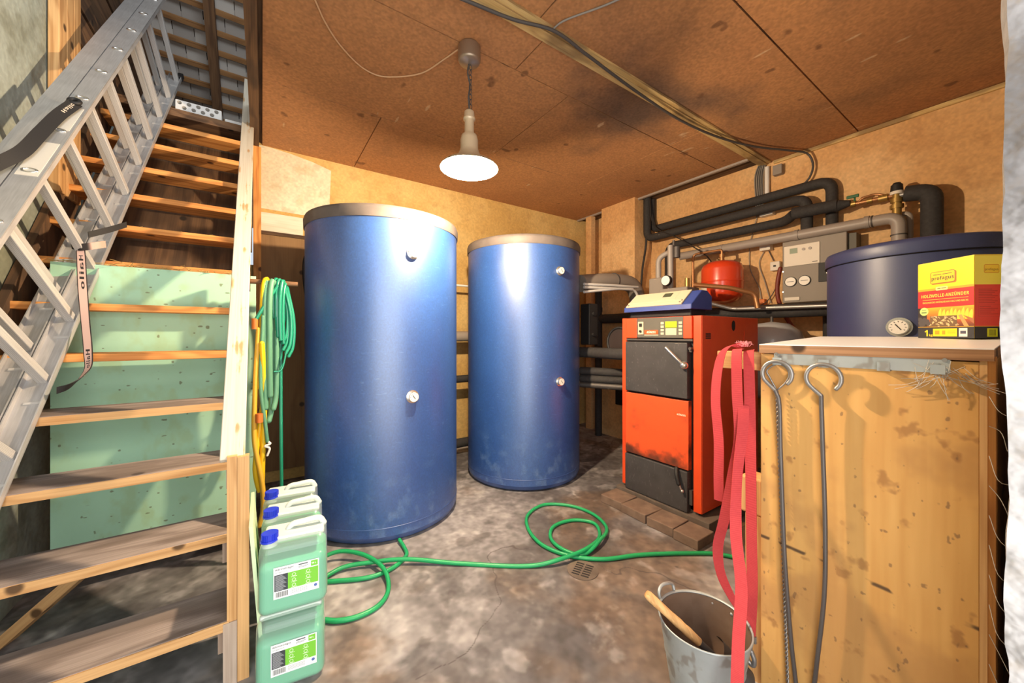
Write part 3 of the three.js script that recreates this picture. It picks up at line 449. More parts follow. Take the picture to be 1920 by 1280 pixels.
// ---------------------------------------------------------------- pendant lamp
{
  const t = thing('pendant_lamp', 'lit metal pendant lamp with a flared shade', 'lamp', [0.98, 2.95, -1.873]);
  part('ceiling_rose', lathe([[0.0, 0], [0.055, 0], [0.064, -0.012], [0.064, -0.085], [0.055, -0.1], [0.012, -0.108], [0.0, -0.108]]), M.lampMetal = mat('#a08f7c', 0.4, { metalness: 0.7 }), t);
  part('cord', tube([[0, -0.1, 0], [-0.012, -0.16, 0.004], [0.006, -0.22, -0.004], [-0.006, -0.3, 0.003], [0.003, -0.38, 0]], 0.005), M.cable, t);
  const ch = []; for (let i = 0; i < 9; i++) { const q = new THREE.TorusGeometry(0.011, 0.0025, 5, 12); q.scale(0.8, 1.4, 1); if (i % 2) q.rotateY(Math.PI / 2); q.translate(0.006, -0.125 - i * 0.028, 0.004); ch.push(q); } part('chain', ch, M.darkSteel, t);
  const shade = lathe([[0.0, -0.375], [0.02, -0.372], [0.028, -0.38], [0.03, -0.41], [0.034, -0.415], [0.034, -0.425], [0.026, -0.43], [0.027, -0.5], [0.044, -0.515], [0.05, -0.54], [0.05, -0.59], [0.062, -0.625], [0.1, -0.66], [0.15, -0.685], [0.166, -0.7]], 56);
  part('lamp_shade', shade, M.lampShade = mat('#cdbb9c', 0.45, { metalness: 0.3 }), t);
  part('shade_lining', lathe([[0.0, -0.6], [0.045, -0.605], [0.06, -0.632], [0.098, -0.667], [0.148, -0.691], [0.164, -0.704]], 56), mat('#f2e8d0', 0.5), t);
  part('socket', cyl(0.02, 0.02, 0.05, 0, -0.62, 0), M.ivory, t);
  const bulb = part('bulb', lathe([[0.0, -0.745], [0.014, -0.742], [0.026, -0.73], [0.03, -0.712], [0.026, -0.692], [0.015, -0.672], [0.013, -0.65], [0.0, -0.65]], 24), mat('#fff2d8', 0.4, { emissive: new THREE.Color(1, 0.8, 0.5), emissiveIntensity: 14 }), t, 'glowing light bulb');
  const l = new THREE.PointLight(new THREE.Color(1, 0.77, 0.52), 18, 0, 2); l.name = 'bulb_light'; l.position.set(0, -0.785, 0); l.castShadow = true; l.shadow.radius = 1.5; t.add(l);
}
solo('lamp_cable', 'pale cable sagging along the ceiling boards to the lamp', 'cable', tube([[0.15, 2.943, -1.9], [0.22, 2.943, -2.044], [0.277, 2.943, -2.154], [0.375, 2.943, -2.282], [0.514, 2.943, -2.39], [0.61, 2.943, -2.405], [0.7, 2.943, -2.359], [0.829, 2.943, -2.231], [0.9, 2.943, -2.04], [0.93, 2.935, -1.92]], 0.0045), mat('#c9a27a', 0.6));
solo('ceiling_cable', 'thick grey cable hanging along the yellow cover strip', 'cable', tube([[0.55, 2.912, -1.64], [0.778, 2.912, -1.597], [1.057, 2.912, -1.552], [1.285, 2.915, -1.49], [1.528, 2.905, -1.5], [2.052, 2.9, -1.54], [2.6, 2.9, -1.56], [3.1, 2.905, -1.52], [3.5, 2.905, -1.42], [3.8, 2.9, -1.28], [3.95, 2.88, -1.2], [3.97, 2.78, -1.17], [3.965, 2.68, -1.19], [3.96, 2.62, -1.24]], 0.0085), M.cable);
solo('ceiling_wire', 'thin dark wire crossing from the cover strip over the ceiling', 'cable', tube([[1.285, 2.93, -1.5], [1.3, 2.94, -1.45], [1.42, 2.944, -1.25], [1.5, 2.944, -1.08]], 0.005), M.cableGrey);
// ---------------------------------------------------------------- boiler
{
  const X = 2.42, b = thing('boiler', 'orange wood boiler with two black doors', 'boiler');
  part('body', bx(X + 0.05, 3.24, 0.1, 1.42, -1.94, -1.335), M.black, b);
  part('base', bx(X + 0.02, 3.2, 0.08, 0.14, -1.92, -1.345), M.plinth, b);
  part('front_strip', bx(X, X + 0.03, 0.1, 1.43, -1.962, -1.922, 0.003), M.orange, b); part('front_strip', bx(X, X + 0.03, 0.1, 1.428, -1.368, -1.313, 0.003), M.orange, b);
  const side = part('side_panel', bx(X + 0.005, 3.25, 0.1, 1.428, -1.335, -1.31, 0.003), M.orange, b);
  part('side_panel', bx(X + 0.005, 3.25, 0.1, 1.428, -1.965, -1.94, 0.003), M.orange, b); part('top_panel', bx(X + 0.005, 3.25, 1.412, 1.428, -1.962, -1.313), M.orange, b);
  part('lift_hole', [cyl(0.03, 0.03, 0.004, 0, 0, 0, 'z', 24)].map((g) => { g.scale(0.8, 1.25, 1); g.translate(2.85, 1.365, -1.309); return g; }), M.black, side); part('vent_slots', [0, 1, 2].map((i) => bx(2.468, 2.53, 1.272 + i * 0.014, 1.28 + i * 0.014, -1.311, -1.307)), M.black, side);
  part('access_flap', extrude([[3.0, 1.19], [3.16, 1.14], [3.2, 1.2], [3.2, 1.29], [3.14, 1.33], [3.02, 1.33]], 0.003).translate(0, 0, -1.31), M.orange, side);
  // control panel
  part('panel_cheek', bx(X - 0.012, X + 0.04, 1.272, 1.428, -1.918, -1.815, 0.006), M.orange, b); part('panel_cheek', bx(X - 0.012, X + 0.04, 1.272, 1.428, -1.435, -1.372, 0.006), M.orange, b);
  const cp = part('control_panel', bx(X - 0.008, X + 0.03, 1.275, 1.426, -1.815, -1.435, 0.004), M.panelGrey = mat('#5d594f', 0.6), b);
  const px = X - 0.01;
  part('switch_plate', bx(px, px + 0.003, 1.302, 1.398, -1.804, -1.756), M.cream, cp); part('switch', [bx(px - 0.006, px, 1.36, 1.385, -1.792, -1.768, 0.002), cyl(0.009, 0.009, 0.012, px - 0.004, 1.325, -1.78, 'x', 14)], M.black, cp);
  part('keypad', bx(px, px + 0.003, 1.296, 1.345, -1.57, -1.485, 0.001), M.cream, cp); part('screen', bx(px - 0.001, px + 0.003, 1.35, 1.394, -1.572, -1.483), mat('#b8e014', 0.5, { emissive: new THREE.Color('#a6d400'), emissiveIntensity: 0.35 }), cp, 'green lit display');
  for (const z of [-1.595, -1.455]) for (let k = 0; k < 4; k++) part('button', bx(px - 0.002, px + 0.002, 1.298 + k * 0.025, 1.316 + k * 0.025, z - 0.013, z + 0.013, 0.001), M.cream, cp);
  const badge = mat('#ffffff', 0.5, { map: canvasTex(256, 64, (c, w, h) => { c.fillStyle = '#e2571e'; c.fillRect(0, 0, w, h); c.fillStyle = '#fff4e2'; c.font = 'italic bold 46px sans-serif'; c.textAlign = 'center'; c.textBaseline = 'middle'; c.fillText('KÜNZEL', w / 2, h / 2 + 2); }) });
  const b1 = face(0.118, 0.03, badge, 'badge', cp, [px - 0.001, 1.318, -1.688], [0, -Math.PI / 2, 0]); part('badge_bar', bx(px - 0.001, px + 0.002, 1.293, 1.3, -1.747, -1.628), M.cream, cp);
  part('door_gap', bx(X + 0.02, X + 0.05, 0.1, 1.272, -1.922, -1.366), M.black, b);
  part('rail', bx(X - 0.006, X + 0.03, 1.253, 1.268, -1.918, -1.37, 0.003), M.darkSteel, b);
  // filling door
  const d1 = part('filling_door', bx(X - 0.03, X + 0.02, 0.86, 1.245, -1.908, -1.395, 0.006), M.boilerDoor, b, 'black filling door');
  part('handle', [...tube([[X - 0.05, 1.095, -1.41], [X - 0.055, 1.13, -1.45], [X - 0.055, 1.205, -1.535]], 0.013), (() => { const g = new THREE.SphereGeometry(0.028, 16, 12); g.translate(X - 0.045, 1.09, -1.408); return g; })(), cyl(0.016, 0.016, 0.03, X - 0.03, 1.09, -1.408, 'x')], M.chrome, d1, 'chrome lever handle');
  part('hinge', [bx(X - 0.02, X + 0.02, 1.13, 1.24, -1.44, -1.425), bx(X - 0.01, X + 0.03, 1.18, 1.2, -1.4, -1.375), cyl(0.01, 0.01, 0.04, X - 0.005, 1.205, -1.38, 'x')], M.darkSteel, d1);
  // orange cover with soot marks above the ash door
  const g = bx(X - 0.022, X + 0.02, 0.372, 0.845, -1.914, -1.39, 0.005);
  M.sooty.map = tex(384, 384, 1, 1, (u, v) => { const y = u, z = v - 2; const s = fbm(u, v, 12, 12, 5, 600), f = fbm(u, v, 48, 48, 3, 606); const k = 0.9 * s + 0.15 * f + 0.55 * Math.exp(-Math.pow((u - 0.37) / 0.085, 2)) * (0.5 + 0.9 * fbm(u * 0.2, v, 2, 9, 3, 612)); return mix3([242, 88, 36], [58, 36, 26], 0.85 * sst(0.6, 1.25, k)); });
  const cov = part('front_cover', g, M.sooty, b, 'orange cover with soot marks'); face(0.1, 0.022, badge, 'badge', cov, [X - 0.0235, 0.745, -1.442], [0, -Math.PI / 2, 0]);
  const d2 = part('ash_door', bx(X - 0.03, X + 0.02, 0.085, 0.362, -1.912, -1.395, 0.006), M.boilerDoor, b, 'black ash door');
  part('handle', [...tube([[X - 0.04, 0.37, -1.466], [X - 0.06, 0.33, -1.452], [X - 0.065, 0.28, -1.436]], 0.014)], M.black, d2); part('handle_rod', [...tube([[X - 0.062, 0.285, -1.437], [X - 0.055, 0.235, -1.42]], 0.006), (() => { const q = new THREE.SphereGeometry(0.012, 12, 8); q.translate(X - 0.05, 0.232, -1.418); return q; })()], M.chrome, d2);
  part('bracket', [bx(X - 0.01, X + 0.03, 0.14, 0.24, -1.392, -1.372)], M.darkSteel, b);
}
{ // plinth with a row of bricks
  const p = thing('boiler_plinth', 'low concrete plinth under the boiler', 'plinth'); part('slab', bx(2.38, 3.3, 0, 0.08, -1.99, -1.24, 0.004), M.plinth, p);
  let z = -1.98; for (const L of [0.2, 0.03 + 0.19, 0.2, 0.17]) { const g = box(0.19, 0.062, L - 0.008, 0, 0, 0, 0.006); g.rotateY(rr(-0.05, 0.05)); g.translate(2.275 - 0.03 * (z + 1.98), 0.031, z + L / 2); solo('kerb_brick', 'flat brown kerb brick laid along the boiler plinth', 'brick', g, M.brick, 'kerb bricks along the plinth'); z += L; }
  const q = box(0.42, 0.035, 0.07); q.rotateY(0.55); q.translate(2.5, 0.02, -1.06); solo('scrap_batten', 'dark scrap batten lying at the end of the kerb bricks', 'wood', q, M.darkWood);
}
{ // solar controller on the boiler: blue wedge with cream front
  const t = thing('heating_controller', 'blue and cream heating controller on top of the boiler', 'controller');
  const prof = [[2.45, 1.5], [2.78, 1.5], [2.78, 1.6], [2.7, 1.655], [2.62, 1.66]], g = extrude([[2.455, 1.485], [2.72, 1.485], [2.72, 1.575], [2.66, 1.612], [2.59, 1.612], [2.458, 1.51]], 0.56, 0.006); g.translate(0, 0, -1.965); part('housing', g, M.blueCase, t); part('foot', bx(2.5, 2.7, 1.43, 1.485, -1.95, -1.43, 0.01), M.black, t);
  const n = V(-0.115, 0.14, 0).normalize(), ang = Math.atan2(0.115, 0.14);
  const f = new THREE.Group(); f.name = 'cover'; f.position.set(2.522, 1.566, -1.71); f.rotation.z = Math.atan2(0.102, 0.132); t.add(f);
  part('cover_plate', bx(-0.088, 0.088, 0, 0.012, -0.24, 0.24, 0.004), M.cream, f); part('ledge', bx(-0.06, -0.045, 0.01, 0.022, -0.23, 0.23, 0.003), M.cream, f); part('display', bx(0.01, 0.06, 0.011, 0.0145, 0.04, 0.11), mat('#4a5040', 0.4), f); part('flap', bx(-0.03, 0.075, 0.01, 0.0135, 0.02, 0.16, 0.002), M.cream, f);
  for (const z of [-0.22, 0.22]) part('screw', cyl(0.006, 0.006, 0.004, -0.07, 0.013, z), M.steel, f);
}
// ---------------------------------------------------------------- pipework on the right wall
const pipeThing = (name, label, geo, m) => solo(name, label, 'pipe', geo, m);
pipeThing('insulated_pipe', 'upper of two parallel black insulated pipes running high on the right wall', pipe([[3.96, 2.95, -2.762], [3.96, 2.585, -2.762], [3.96, 2.6, -1.039], [3.96, 2.14, -1.039]], 0.043, 0.1), M.foam);
pipeThing('insulated_pipe', 'lower of two parallel black insulated pipes running high on the right wall', pipe([[3.865, 2.95, -2.762], [3.865, 2.46, -2.762], [3.89, 2.478, -1.19], [3.89, 2.14, -1.19]], 0.044, 0.09), M.foam);
pipeThing('insulated_pipe', 'black insulated pipe dropping behind the red vessel from a long wall run', [pipe([[3.9, 1.5, -2.5], [3.9, 2.325, -2.5], [3.9, 2.318, -1.35], [3.82, 2.345, -1.26]], 0.042, 0.1), pipe([[3.815, 2.35, -1.27], [3.86, 2.35, -0.98]], 0.05), (() => { const g = cyl(0.05, 0.022, 0.09, 3.865, 2.345, -0.945, 'z'); return g; })()], M.foam);
{ const t = thing('brass_pipework', 'brass pipe with green handled valve leading to the air vent', 'pipe');
  part('pipe_run', pipe([[3.88, 2.335, -0.9], [3.88, 2.33, -0.66]], 0.016), M.copper, t); part('branch', tube([[3.88, 2.335, -0.86], [3.87, 2.36, -0.83], [3.88, 2.372, -0.76], [3.88, 2.345, -0.7]], 0.009), M.copper, t);
  part('fitting', cyl(0.028, 0.028, 0.05, 3.88, 2.33, -0.715, 'z', 8), M.brass, t); part('fitting', cyl(0.022, 0.022, 0.03, 3.88, 2.333, -0.79, 'z', 6), M.brass, t); part('fitting', cyl(0.024, 0.024, 0.03, 3.88, 2.336, -0.885, 'z', 6), M.brass, t); part('valve_handle', [box(0.012, 0.026, 0.075, 3.86, 2.39, -0.885, 0.005), cyl(0.006, 0.006, 0.05, 3.87, 2.365, -0.875)], mat('#1f5a32', 0.5), t, 'green valve handle');
  part('air_vent', [cyl(0.036, 0.032, 0.06, 3.88, 2.375, -0.644), cyl(0.03, 0.02, 0.02, 3.88, 2.41, -0.644)], M.black, t, 'black air vent cap'); part('vent_label', cyl(0.037, 0.037, 0.022, 3.88, 2.345, -0.644), M.ivory, t); part('vent_body', [cyl(0.026, 0.026, 0.2, 3.88, 2.24, -0.644), cyl(0.036, 0.036, 0.03, 3.88, 2.29, -0.644, 'y', 8), cyl(0.038, 0.038, 0.03, 3.88, 2.245, -0.644, 'y', 6)], M.brass, t); part('side_pipe', cyl(0.02, 0.02, 0.09, 3.88, 2.325, -0.6, 'z'), M.steel, t); }
{ const t = thing('waste_pipe', 'long grey plastic pipe crossing the right wall below the black pipes', 'pipe');
  part('pipe_run', pipe([[3.86, 2.172, -2.33], [3.86, 2.163, -0.63], [3.86, 1.78, -0.63]], 0.042, 0.07, 16), M.pvcGrey, t); for (const z of [-1.88, -1.25, -0.8]) part('collar', cyl(0.047, 0.047, 0.03, 3.86, 2.166, z, 'z'), M.pvcGrey, t); part('clip', cyl(0.046, 0.046, 0.008, 3.86, 2.164, -0.77, 'z'), M.darkSteel, t); part('clip', cyl(0.046, 0.046, 0.008, 3.86, 2.03, -0.63), M.darkSteel, t); part('side_tube', pipe([[3.92, 2.19, -0.66], [3.92, 2.19, -0.585], [3.92, 1.78, -0.585]], 0.02, 0.04), M.pvcGrey, t); }
pipeThing('insulated_elbow', 'thick black insulated elbow entering the top of the water tank', pipe([[3.88, 2.325, -0.6], [3.88, 2.305, -0.472], [3.88, 1.7, -0.472]], 0.056, 0.09, 16), M.foam);
pipeThing('supply_pipe', 'fat black insulated pipe running level behind the boiler top', pipe([[3.62, 1.5, -3.32], [3.62, 1.5, -1.0], [3.62, 1.5, -0.88]], 0.058, 0.06, 16), M.foam);
pipeThing('steel_tube', 'bright thin steel tube in front of the fat black pipe', pipe([[3.3, 1.62, -2.05], [3.35, 1.62, -1.85], [3.5, 1.53, -1.62], [3.52, 1.515, -0.9]], 0.016, 0.05), M.steel);
pipeThing('riser_pipe', 'dark vertical pipe in the far corner beside the pilaster', [pipe([[3.6, 0, -3.3], [3.6, 1.86, -3.3]], 0.045), cyl(0.05, 0.05, 0.06, 3.6, 1.62, -3.3), pipe([[3.6, 1.5, -3.3], [3.6, 1.1, -3.3], [3.3, 1.1, -3.1]], 0.05, 0.06)], M.foam);
pipeThing('return_pipe', 'black pipe leading from the second tall tank to the boiler side, topmost of four', pipe([[2.56, 1.128, -2.72], [2.62, 1.128, -2.4], [2.56, 1.128, -1.97]], 0.05, 0.1), M.foam);
[0.945, 0.872, 0.81].forEach((y, i) => pipeThing('return_pipe', ['second of four black pipes behind the boiler, under the topmost', 'third of four black pipes behind the boiler', 'lowest of four black pipes behind the boiler'][i], pipe([[2.6, y, -2.62], [2.95, y - 0.01, -2.0]], i === 2 ? 0.03 : 0.038), i === 2 ? M.darkSteel : M.foam));
{ const t = thing('flue_stub', 'dark round insulated flue stub beside the boiler', 'flue'); part('flue', [cyl(0.135, 0.135, 0.3, 2.82, 1.23, -2.2, 'x', 32)], M.flueM = mat('#2c201d', 0.85), t); part('rim', (() => { const g = new THREE.TorusGeometry(0.132, 0.012, 8, 32); g.rotateY(Math.PI / 2); g.translate(2.67, 1.23, -2.2); return g; })(), M.black, t); }
{ const t = thing('insulated_bend', 'grey insulated pipe bend between the second tall tank and the controller', 'pipe'); part('insulation', pipe([[2.58, 1.8, -2.6], [3.0, 1.86, -2.6], [3.42, 1.86, -2.6], [3.5, 1.55, -2.6]], 0.085, 0.2, 20), M.foamGrey, t); part('tape', cyl(0.089, 0.089, 0.012, 3.06, 1.86, -2.6, 'x'), M.cable, t); }
[[1.78, 1.795, 0], [1.75, 1.765, 1], [1.705, 1.765, 2]].forEach(([y0, y1, i]) => solo('white_pipe', ['top white pipe under the grey insulated bend', 'middle white pipe under the grey insulated bend', 'lowest white pipe rising to meet the grey bend'][i], 'pipe', pipe([[2.53, y0, -2.5], [2.95 + 0.02 * i, y1, -2.48], [3.28 - 0.04 * i, y1 + 0.005, -2.46], [3.34, 1.6, -2.46]].slice(0, i === 1 ? 4 : 3), 0.013, 0.06), M.pvcWhite));
solo('pump_case', 'black insulating pump case beside the second tall tank', 'pump', [bx(2.6, 2.72, 1.2, 1.6, -2.62, -2.5, 0.01), cyl(0.02, 0.02, 0.02, 2.66, 1.5, -2.49, 'z'), cyl(0.016, 0.016, 0.02, 2.65, 1.3, -2.49, 'z')], M.black);
solo('wall_hatch', 'small black hatch low on the pilaster', 'hatch', bx(3.685, 3.7, 0.42, 0.66, -3.1, -2.88, 0.01), M.black);
// between the two tanks
[[1.83, 0.012], [1.28, 0.055], [0.82, 0.04], [0.13, 0.05]].forEach(([y, r], i) => { const m = [M.pvcWhite, M.foamGrey, M.foam, M.foam][i], t = thing('cross_pipe', ['thin light pipe between the tall tanks', 'fat wrapped pipe between the tall tanks', 'dark pipe midway down between the tall tanks', 'dark pipe near the floor between the tall tanks'][i], 'pipe'); part('pipe_run', pipe([[0.9, y, -3.6], [2.6, y, -3.6]], r), m, t); for (const x of [1.0, 2.45]) part('wall_bracket', bx(x, x + 0.02, y - 0.01, y + 0.01, -3.875, -3.59), M.darkSteel, t); });

// red expansion vessel
{ const t = thing('expansion_vessel', 'glossy red expansion vessel on the right wall', 'vessel', [3.72, 1.6, -1.815]);
  part('shell', lathe([[0.0, 0], [0.08, 0.006], [0.14, 0.03], [0.172, 0.07], [0.182, 0.11], [0.182, 0.2], [0.188, 0.205], [0.188, 0.213], [0.182, 0.218], [0.182, 0.33], [0.168, 0.375], [0.12, 0.405], [0.06, 0.418], [0.0, 0.42]]), M.red, t);
  part('label', new THREE.CylinderGeometry(0.1835, 0.1835, 0.1, 24, 1, true, 3.6, 0.8).translate(0, 0.14, 0), M.ivory, t); part('connector', [cyl(0.022, 0.022, 0.07, 0, 0.45, 0), cyl(0.03, 0.03, 0.03, 0, 0.47, 0, 'y', 6)], M.copper, t); part('feed_pipe', pipe([[0, 0.48, 0], [0, 0.53, 0], [-0.02, 0.53, -0.28], [-0.02, 0.05, -0.28]], 0.012, 0.05), M.copper, t); }
{ const t = thing('expansion_vessel', 'grey dome topped expansion vessel standing behind the boiler', 'vessel', [3.6, 0.75, -1.345]); part('shell', lathe([[0, 0], [0.12, 0.01], [0.2, 0.06], [0.228, 0.14], [0.228, 0.5], [0.2, 0.58], [0.12, 0.64], [0.0, 0.66]]), M.greyVessel, t); part('seam', lathe([[0.228, 0.31], [0.236, 0.315], [0.236, 0.325], [0.228, 0.33]]), M.greyVessel, t); for (const a of [0.5, 2.6, 4.7]) part('leg', cyl(0.018, 0.018, 0.8, 0.16 * Math.cos(a), -0.35, 0.16 * Math.sin(a)), M.greyVessel, t); part('valve', cyl(0.012, 0.012, 0.06, 0, 0.68, 0), M.darkSteel, t); }
// manifold with gauge behind the controller
{ const t = thing('manifold', 'dusty pipe manifold with a white pressure gauge behind the controller', 'manifold');
  part('block', bx(3.05, 3.25, 1.62, 1.72, -2.05, -1.78, 0.01), M.foamGrey, t); part('valve_body', [bx(3.1, 3.24, 1.66, 1.84, -2.2, -2.05, 0.015)], M.foamGrey, t);
  part('riser', pipe([[3.2, 1.75, -2.16], [3.2, 2.05, -2.16], [3.25, 2.1, -2.05]], 0.026, 0.06), M.pvcGrey, t); part('riser', pipe([[3.15, 1.72, -2.0], [3.15, 2.13, -2.0]], 0.026), M.pvcGrey, t); part('air_valve', [cyl(0.03, 0.03, 0.1, 3.17, 2.06, -1.95), cyl(0.012, 0.012, 0.05, 3.17, 2.15, -1.98)], M.darkSteel, t);
  const g = part('pressure_gauge', [cyl(0.048, 0.048, 0.03, 3.04, 1.79, -1.97, 'x', 24)], M.black, t); part('gauge_face', cyl(0.042, 0.042, 0.004, 3.024, 1.79, -1.97, 'x', 24), M.dial, g); part('relief_valve', [cyl(0.02, 0.02, 0.08, 3.12, 1.76, -1.82)], M.brass, t, 'brass relief valve'); part('outlet', pipe([[3.15, 1.74, -1.78], [3.3, 1.7, -1.55], [3.42, 1.64, -1.4], [3.42, 1.52, -1.38]], 0.02, 0.04), M.copper, t); }
solo('socket_outlet', 'orange wall socket beside the red vessel', 'socket', [bx(3.96, 4.02, 1.54, 1.64, -1.62, -1.54, 0.006), cyl(0.028, 0.028, 0.01, 3.955, 1.59, -1.58, 'x')], M.terracotta);
{ // solar pump station
  const t = thing('solar_station', 'grey solar pump station with dial gauges on the right wall', 'pump station'), x = 3.86;
  const b = part('case', bx(x, 4.0, 1.58, 2.125, -1.36, -0.92, 0.008), M.greyCase, t);
  part('case_side', bx(x + 0.03, 4.02, 1.62, 2.11, -0.925, -0.87), M.panelGrey, t);
  const cx = x - 0.003; const p = part('controller_face', bx(cx - 0.006, cx + 0.003, 1.9, 2.08, -1.345, -1.09, 0.004), M.ivory, t); part('display', bx(cx - 0.009, cx, 2.01, 2.055, -1.3, -1.245), mat('#6f7f62', 0.4), p); part('button', [cyl(0.012, 0.012, 0.01, cx - 0.006, 2.035, -1.2, 'x'), cyl(0.012, 0.012, 0.01, cx - 0.006, 2.035, -1.155, 'x')], M.pvcGrey, p); part('print', bx(cx - 0.0068, cx, 1.915, 1.921, -1.14, -1.105), M.cable, p);
  for (const z of [-1.295, -1.195]) { const g = part('gauge', cyl(0.044, 0.044, 0.012, cx - 0.002, 1.765, z, 'x', 28), M.black, t); part('gauge_face', cyl(0.039, 0.039, 0.004, cx - 0.008, 1.765, z, 'x', 28), M.dial, g); const n = box(0.002, 0.004, 0.05, cx - 0.011, 1.765, z); part('needle', n, M.cable, g); }
  const w = part('pump_window', bx(cx - 0.004, cx + 0.003, 1.74, 1.9, -1.1, -0.94, 0.02), M.black, t); part('pump_motor', [cyl(0.045, 0.045, 0.02, cx - 0.008, 1.82, -1.0, 'x', 24), cyl(0.012, 0.012, 0.03, cx - 0.012, 1.82, -1.0, 'x')], M.steel, w); part('nameplate', bx(cx - 0.005, cx, 1.6, 1.628, -1.34, -1.23), M.ivory, t); part('screw', [cyl(0.006, 0.006, 0.01, cx, 1.86, -1.352, 'x'), cyl(0.006, 0.006, 0.01, cx, 1.68, -1.352, 'x')], M.chrome, t); }
solo('junction_box', 'beige junction box at the end of the cover strip', 'box', [bx(3.96, 4.02, 2.79, 2.88, -1.475, -1.4, 0.006)], M.foamGrey);
solo('junction_box', 'white junction box between the black pipes and the wall', 'box', [bx(3.95, 4.02, 2.43, 2.5, -1.58, -1.47, 0.004)], M.ivory); solo('junction_box', 'white junction box under the long black pipe', 'box', [bx(3.95, 4.02, 2.1, 2.18, -1.58, -1.49, 0.004)], M.ivory);
{ const t = thing('temperature_sensor', 'small white sensor box left of the pump station', 'sensor'); part('housing', bx(3.97, 4.02, 1.9, 1.985, -1.5, -1.42, 0.008), M.ivory, t); part('window', bx(3.966, 3.972, 1.935, 1.95, -1.47, -1.45), M.black, t); }
{ const t = thing('cable_bundle', 'bundle of thin grey cables running down from the cover strip', 'cable'); for (let i = 0; i < 9; i++) part('wire', tube([[3.99 + 0.004 * (i % 3), 2.95, -1.6 + i * 0.007], [3.98, 2.85, -1.63 + i * 0.009], [3.985, 2.6, -1.625 + i * 0.008], [3.985, 2.45, -1.62 + i * 0.006]], 0.004, { n: 16, seg: 6 }), i % 2 ? M.cable : M.cableGrey, t); }
solo('conduit', 'white conduit beside the grey cable bundle', 'conduit', cyl(0.02, 0.02, 0.3, 3.99, 2.75, -1.53), M.pvcWhite);
[[[4.0, 2.45, -1.62], [4.0, 2.2, -1.68], [4.0, 1.95, -1.68], [4.0, 1.75, -1.6], [4.0, 1.62, -1.58]], [[4.005, 2.12, -1.55], [4.0, 2.0, -1.6], [4.0, 1.8, -1.55], [4.0, 1.6, -1.5]], [[4.0, 2.1, -1.52], [4.0, 2.0, -1.48]], [[3.99, 1.9, -1.43], [3.98, 1.75, -1.45], [3.97, 1.62, -1.52], [3.9, 1.55, -1.6]]].forEach((p, i) => solo('thin_wire', ['thin brown wire dropping from the upper white junction box', 'thin wire dropping from the lower white junction box', 'short wire from the lower junction box to the sensor', 'thin wire curving from the sensor down to the fat pipe'][i], 'cable', tube(p, 0.004, { seg: 6 }), i < 2 ? M.cableGrey : M.cable));
solo('diagonal_cable', 'black cable slanting from the ceiling down to the red vessel', 'cable', tube([[3.85, 2.9, -2.72], [3.85, 2.6, -2.66], [3.8, 2.35, -2.3], [3.75, 2.1, -1.98], [3.72, 2.0, -1.9]], 0.006), M.cableBlack);
solo('drop_cable', 'black cable falling down the pilaster edge behind the grey bend', 'cable', tube([[3.83, 2.93, -2.76], [3.84, 2.4, -2.76], [3.8, 2.1, -2.78], [3.78, 1.7, -2.8]], 0.012), M.cableBlack);
solo('red_hose', 'brown red hose curving beside the pump station', 'hose', tube([[3.9, 1.9, -1.39], [3.9, 1.78, -1.41], [3.9, 1.65, -1.41], [3.88, 1.56, -1.38], [3.85, 1.4, -1.3], [3.8, 1.2, -1.15]], 0.018), mat('#7a2f22', 0.5));
solo('water_main', 'vertical black pipe standing behind the crate beside the water tank', 'pipe', pipe([[3.85, 0, -1.02], [3.85, 1.46, -1.02]], 0.05), M.foam);
solo('door_cable', 'black cable loop hanging on the brown door behind the first tall tank', 'cable', tube([[0.36, 2.05, -3.83], [0.325, 2.0, -3.82], [0.315, 1.85, -3.82], [0.335, 1.65, -3.82], [0.37, 1.55, -3.82]], 0.012), M.cableBlack);
// ---------------------------------------------------------------- wooden crate, tools, straps
{
  const t = thing('wooden_crate', 'tall pine plywood crate with a white lid', 'crate'), x = 1.461, top = (q) => 1.267 + 0.042 * (q - x);
  part('front_panel', bx(x, x + 0.02, 0.02, 1.232, -0.58, -0.1, 0.002), M.ply, t);
  part('corner_post', bx(x, x + 0.05, 0.0, 1.245, -0.1, -0.088), M.pine2, t); part('corner_post', bx(x + 0.004, x + 0.05, 0.0, 1.245, -0.088, -0.076), M.pine, t);
  part('side_panel', bx(x + 0.02, 2.06, 0.02, 1.25, -0.58, -0.562), M.ply, t); part('side_panel', bx(x + 0.05, 2.06, 0.02, 1.25, -0.095, -0.078), M.ply, t); part('back_panel', bx(2.04, 2.06, 0.02, 1.25, -0.562, -0.095), M.ply, t);
  const g = box(0.61, 0.028, 0.505); g.rotateZ(0.042); g.translate(1.76, 1.262, -0.33); part('lid', g, M.chip, t, 'chipboard lid edge'); const g2 = box(0.61, 0.003, 0.505); g2.rotateZ(0.042); g2.translate(1.76, 1.2772, -0.33); part('lid_coating', g2, M.lidWhite, t, 'white coated lid surface');
  part('arm', bx(1.48, 1.52, 1.17, 1.236, -0.74, -0.58, 0.003), M.log, t, 'pine arm carrying the red straps');
  const rail = part('hook_rail', bx(x - 0.004, x, 1.2, 1.243, -0.538, -0.146), M.galv, t, 'zinc hook rail');
  for (const z of [-0.522, -0.398, -0.265, -0.165]) part('hook', [bx(x - 0.022, x - 0.004, 1.198, 1.202, z - 0.013, z + 0.013), bx(x - 0.024, x - 0.02, 1.198, 1.222, z - 0.013, z + 0.013)], M.galv, rail);
  part('screw', [cyl(0.005, 0.005, 0.004, x - 0.006, 1.234, -0.53, 'x'), cyl(0.005, 0.005, 0.004, x - 0.006, 1.234, -0.155, 'x')], M.steel, rail);
}
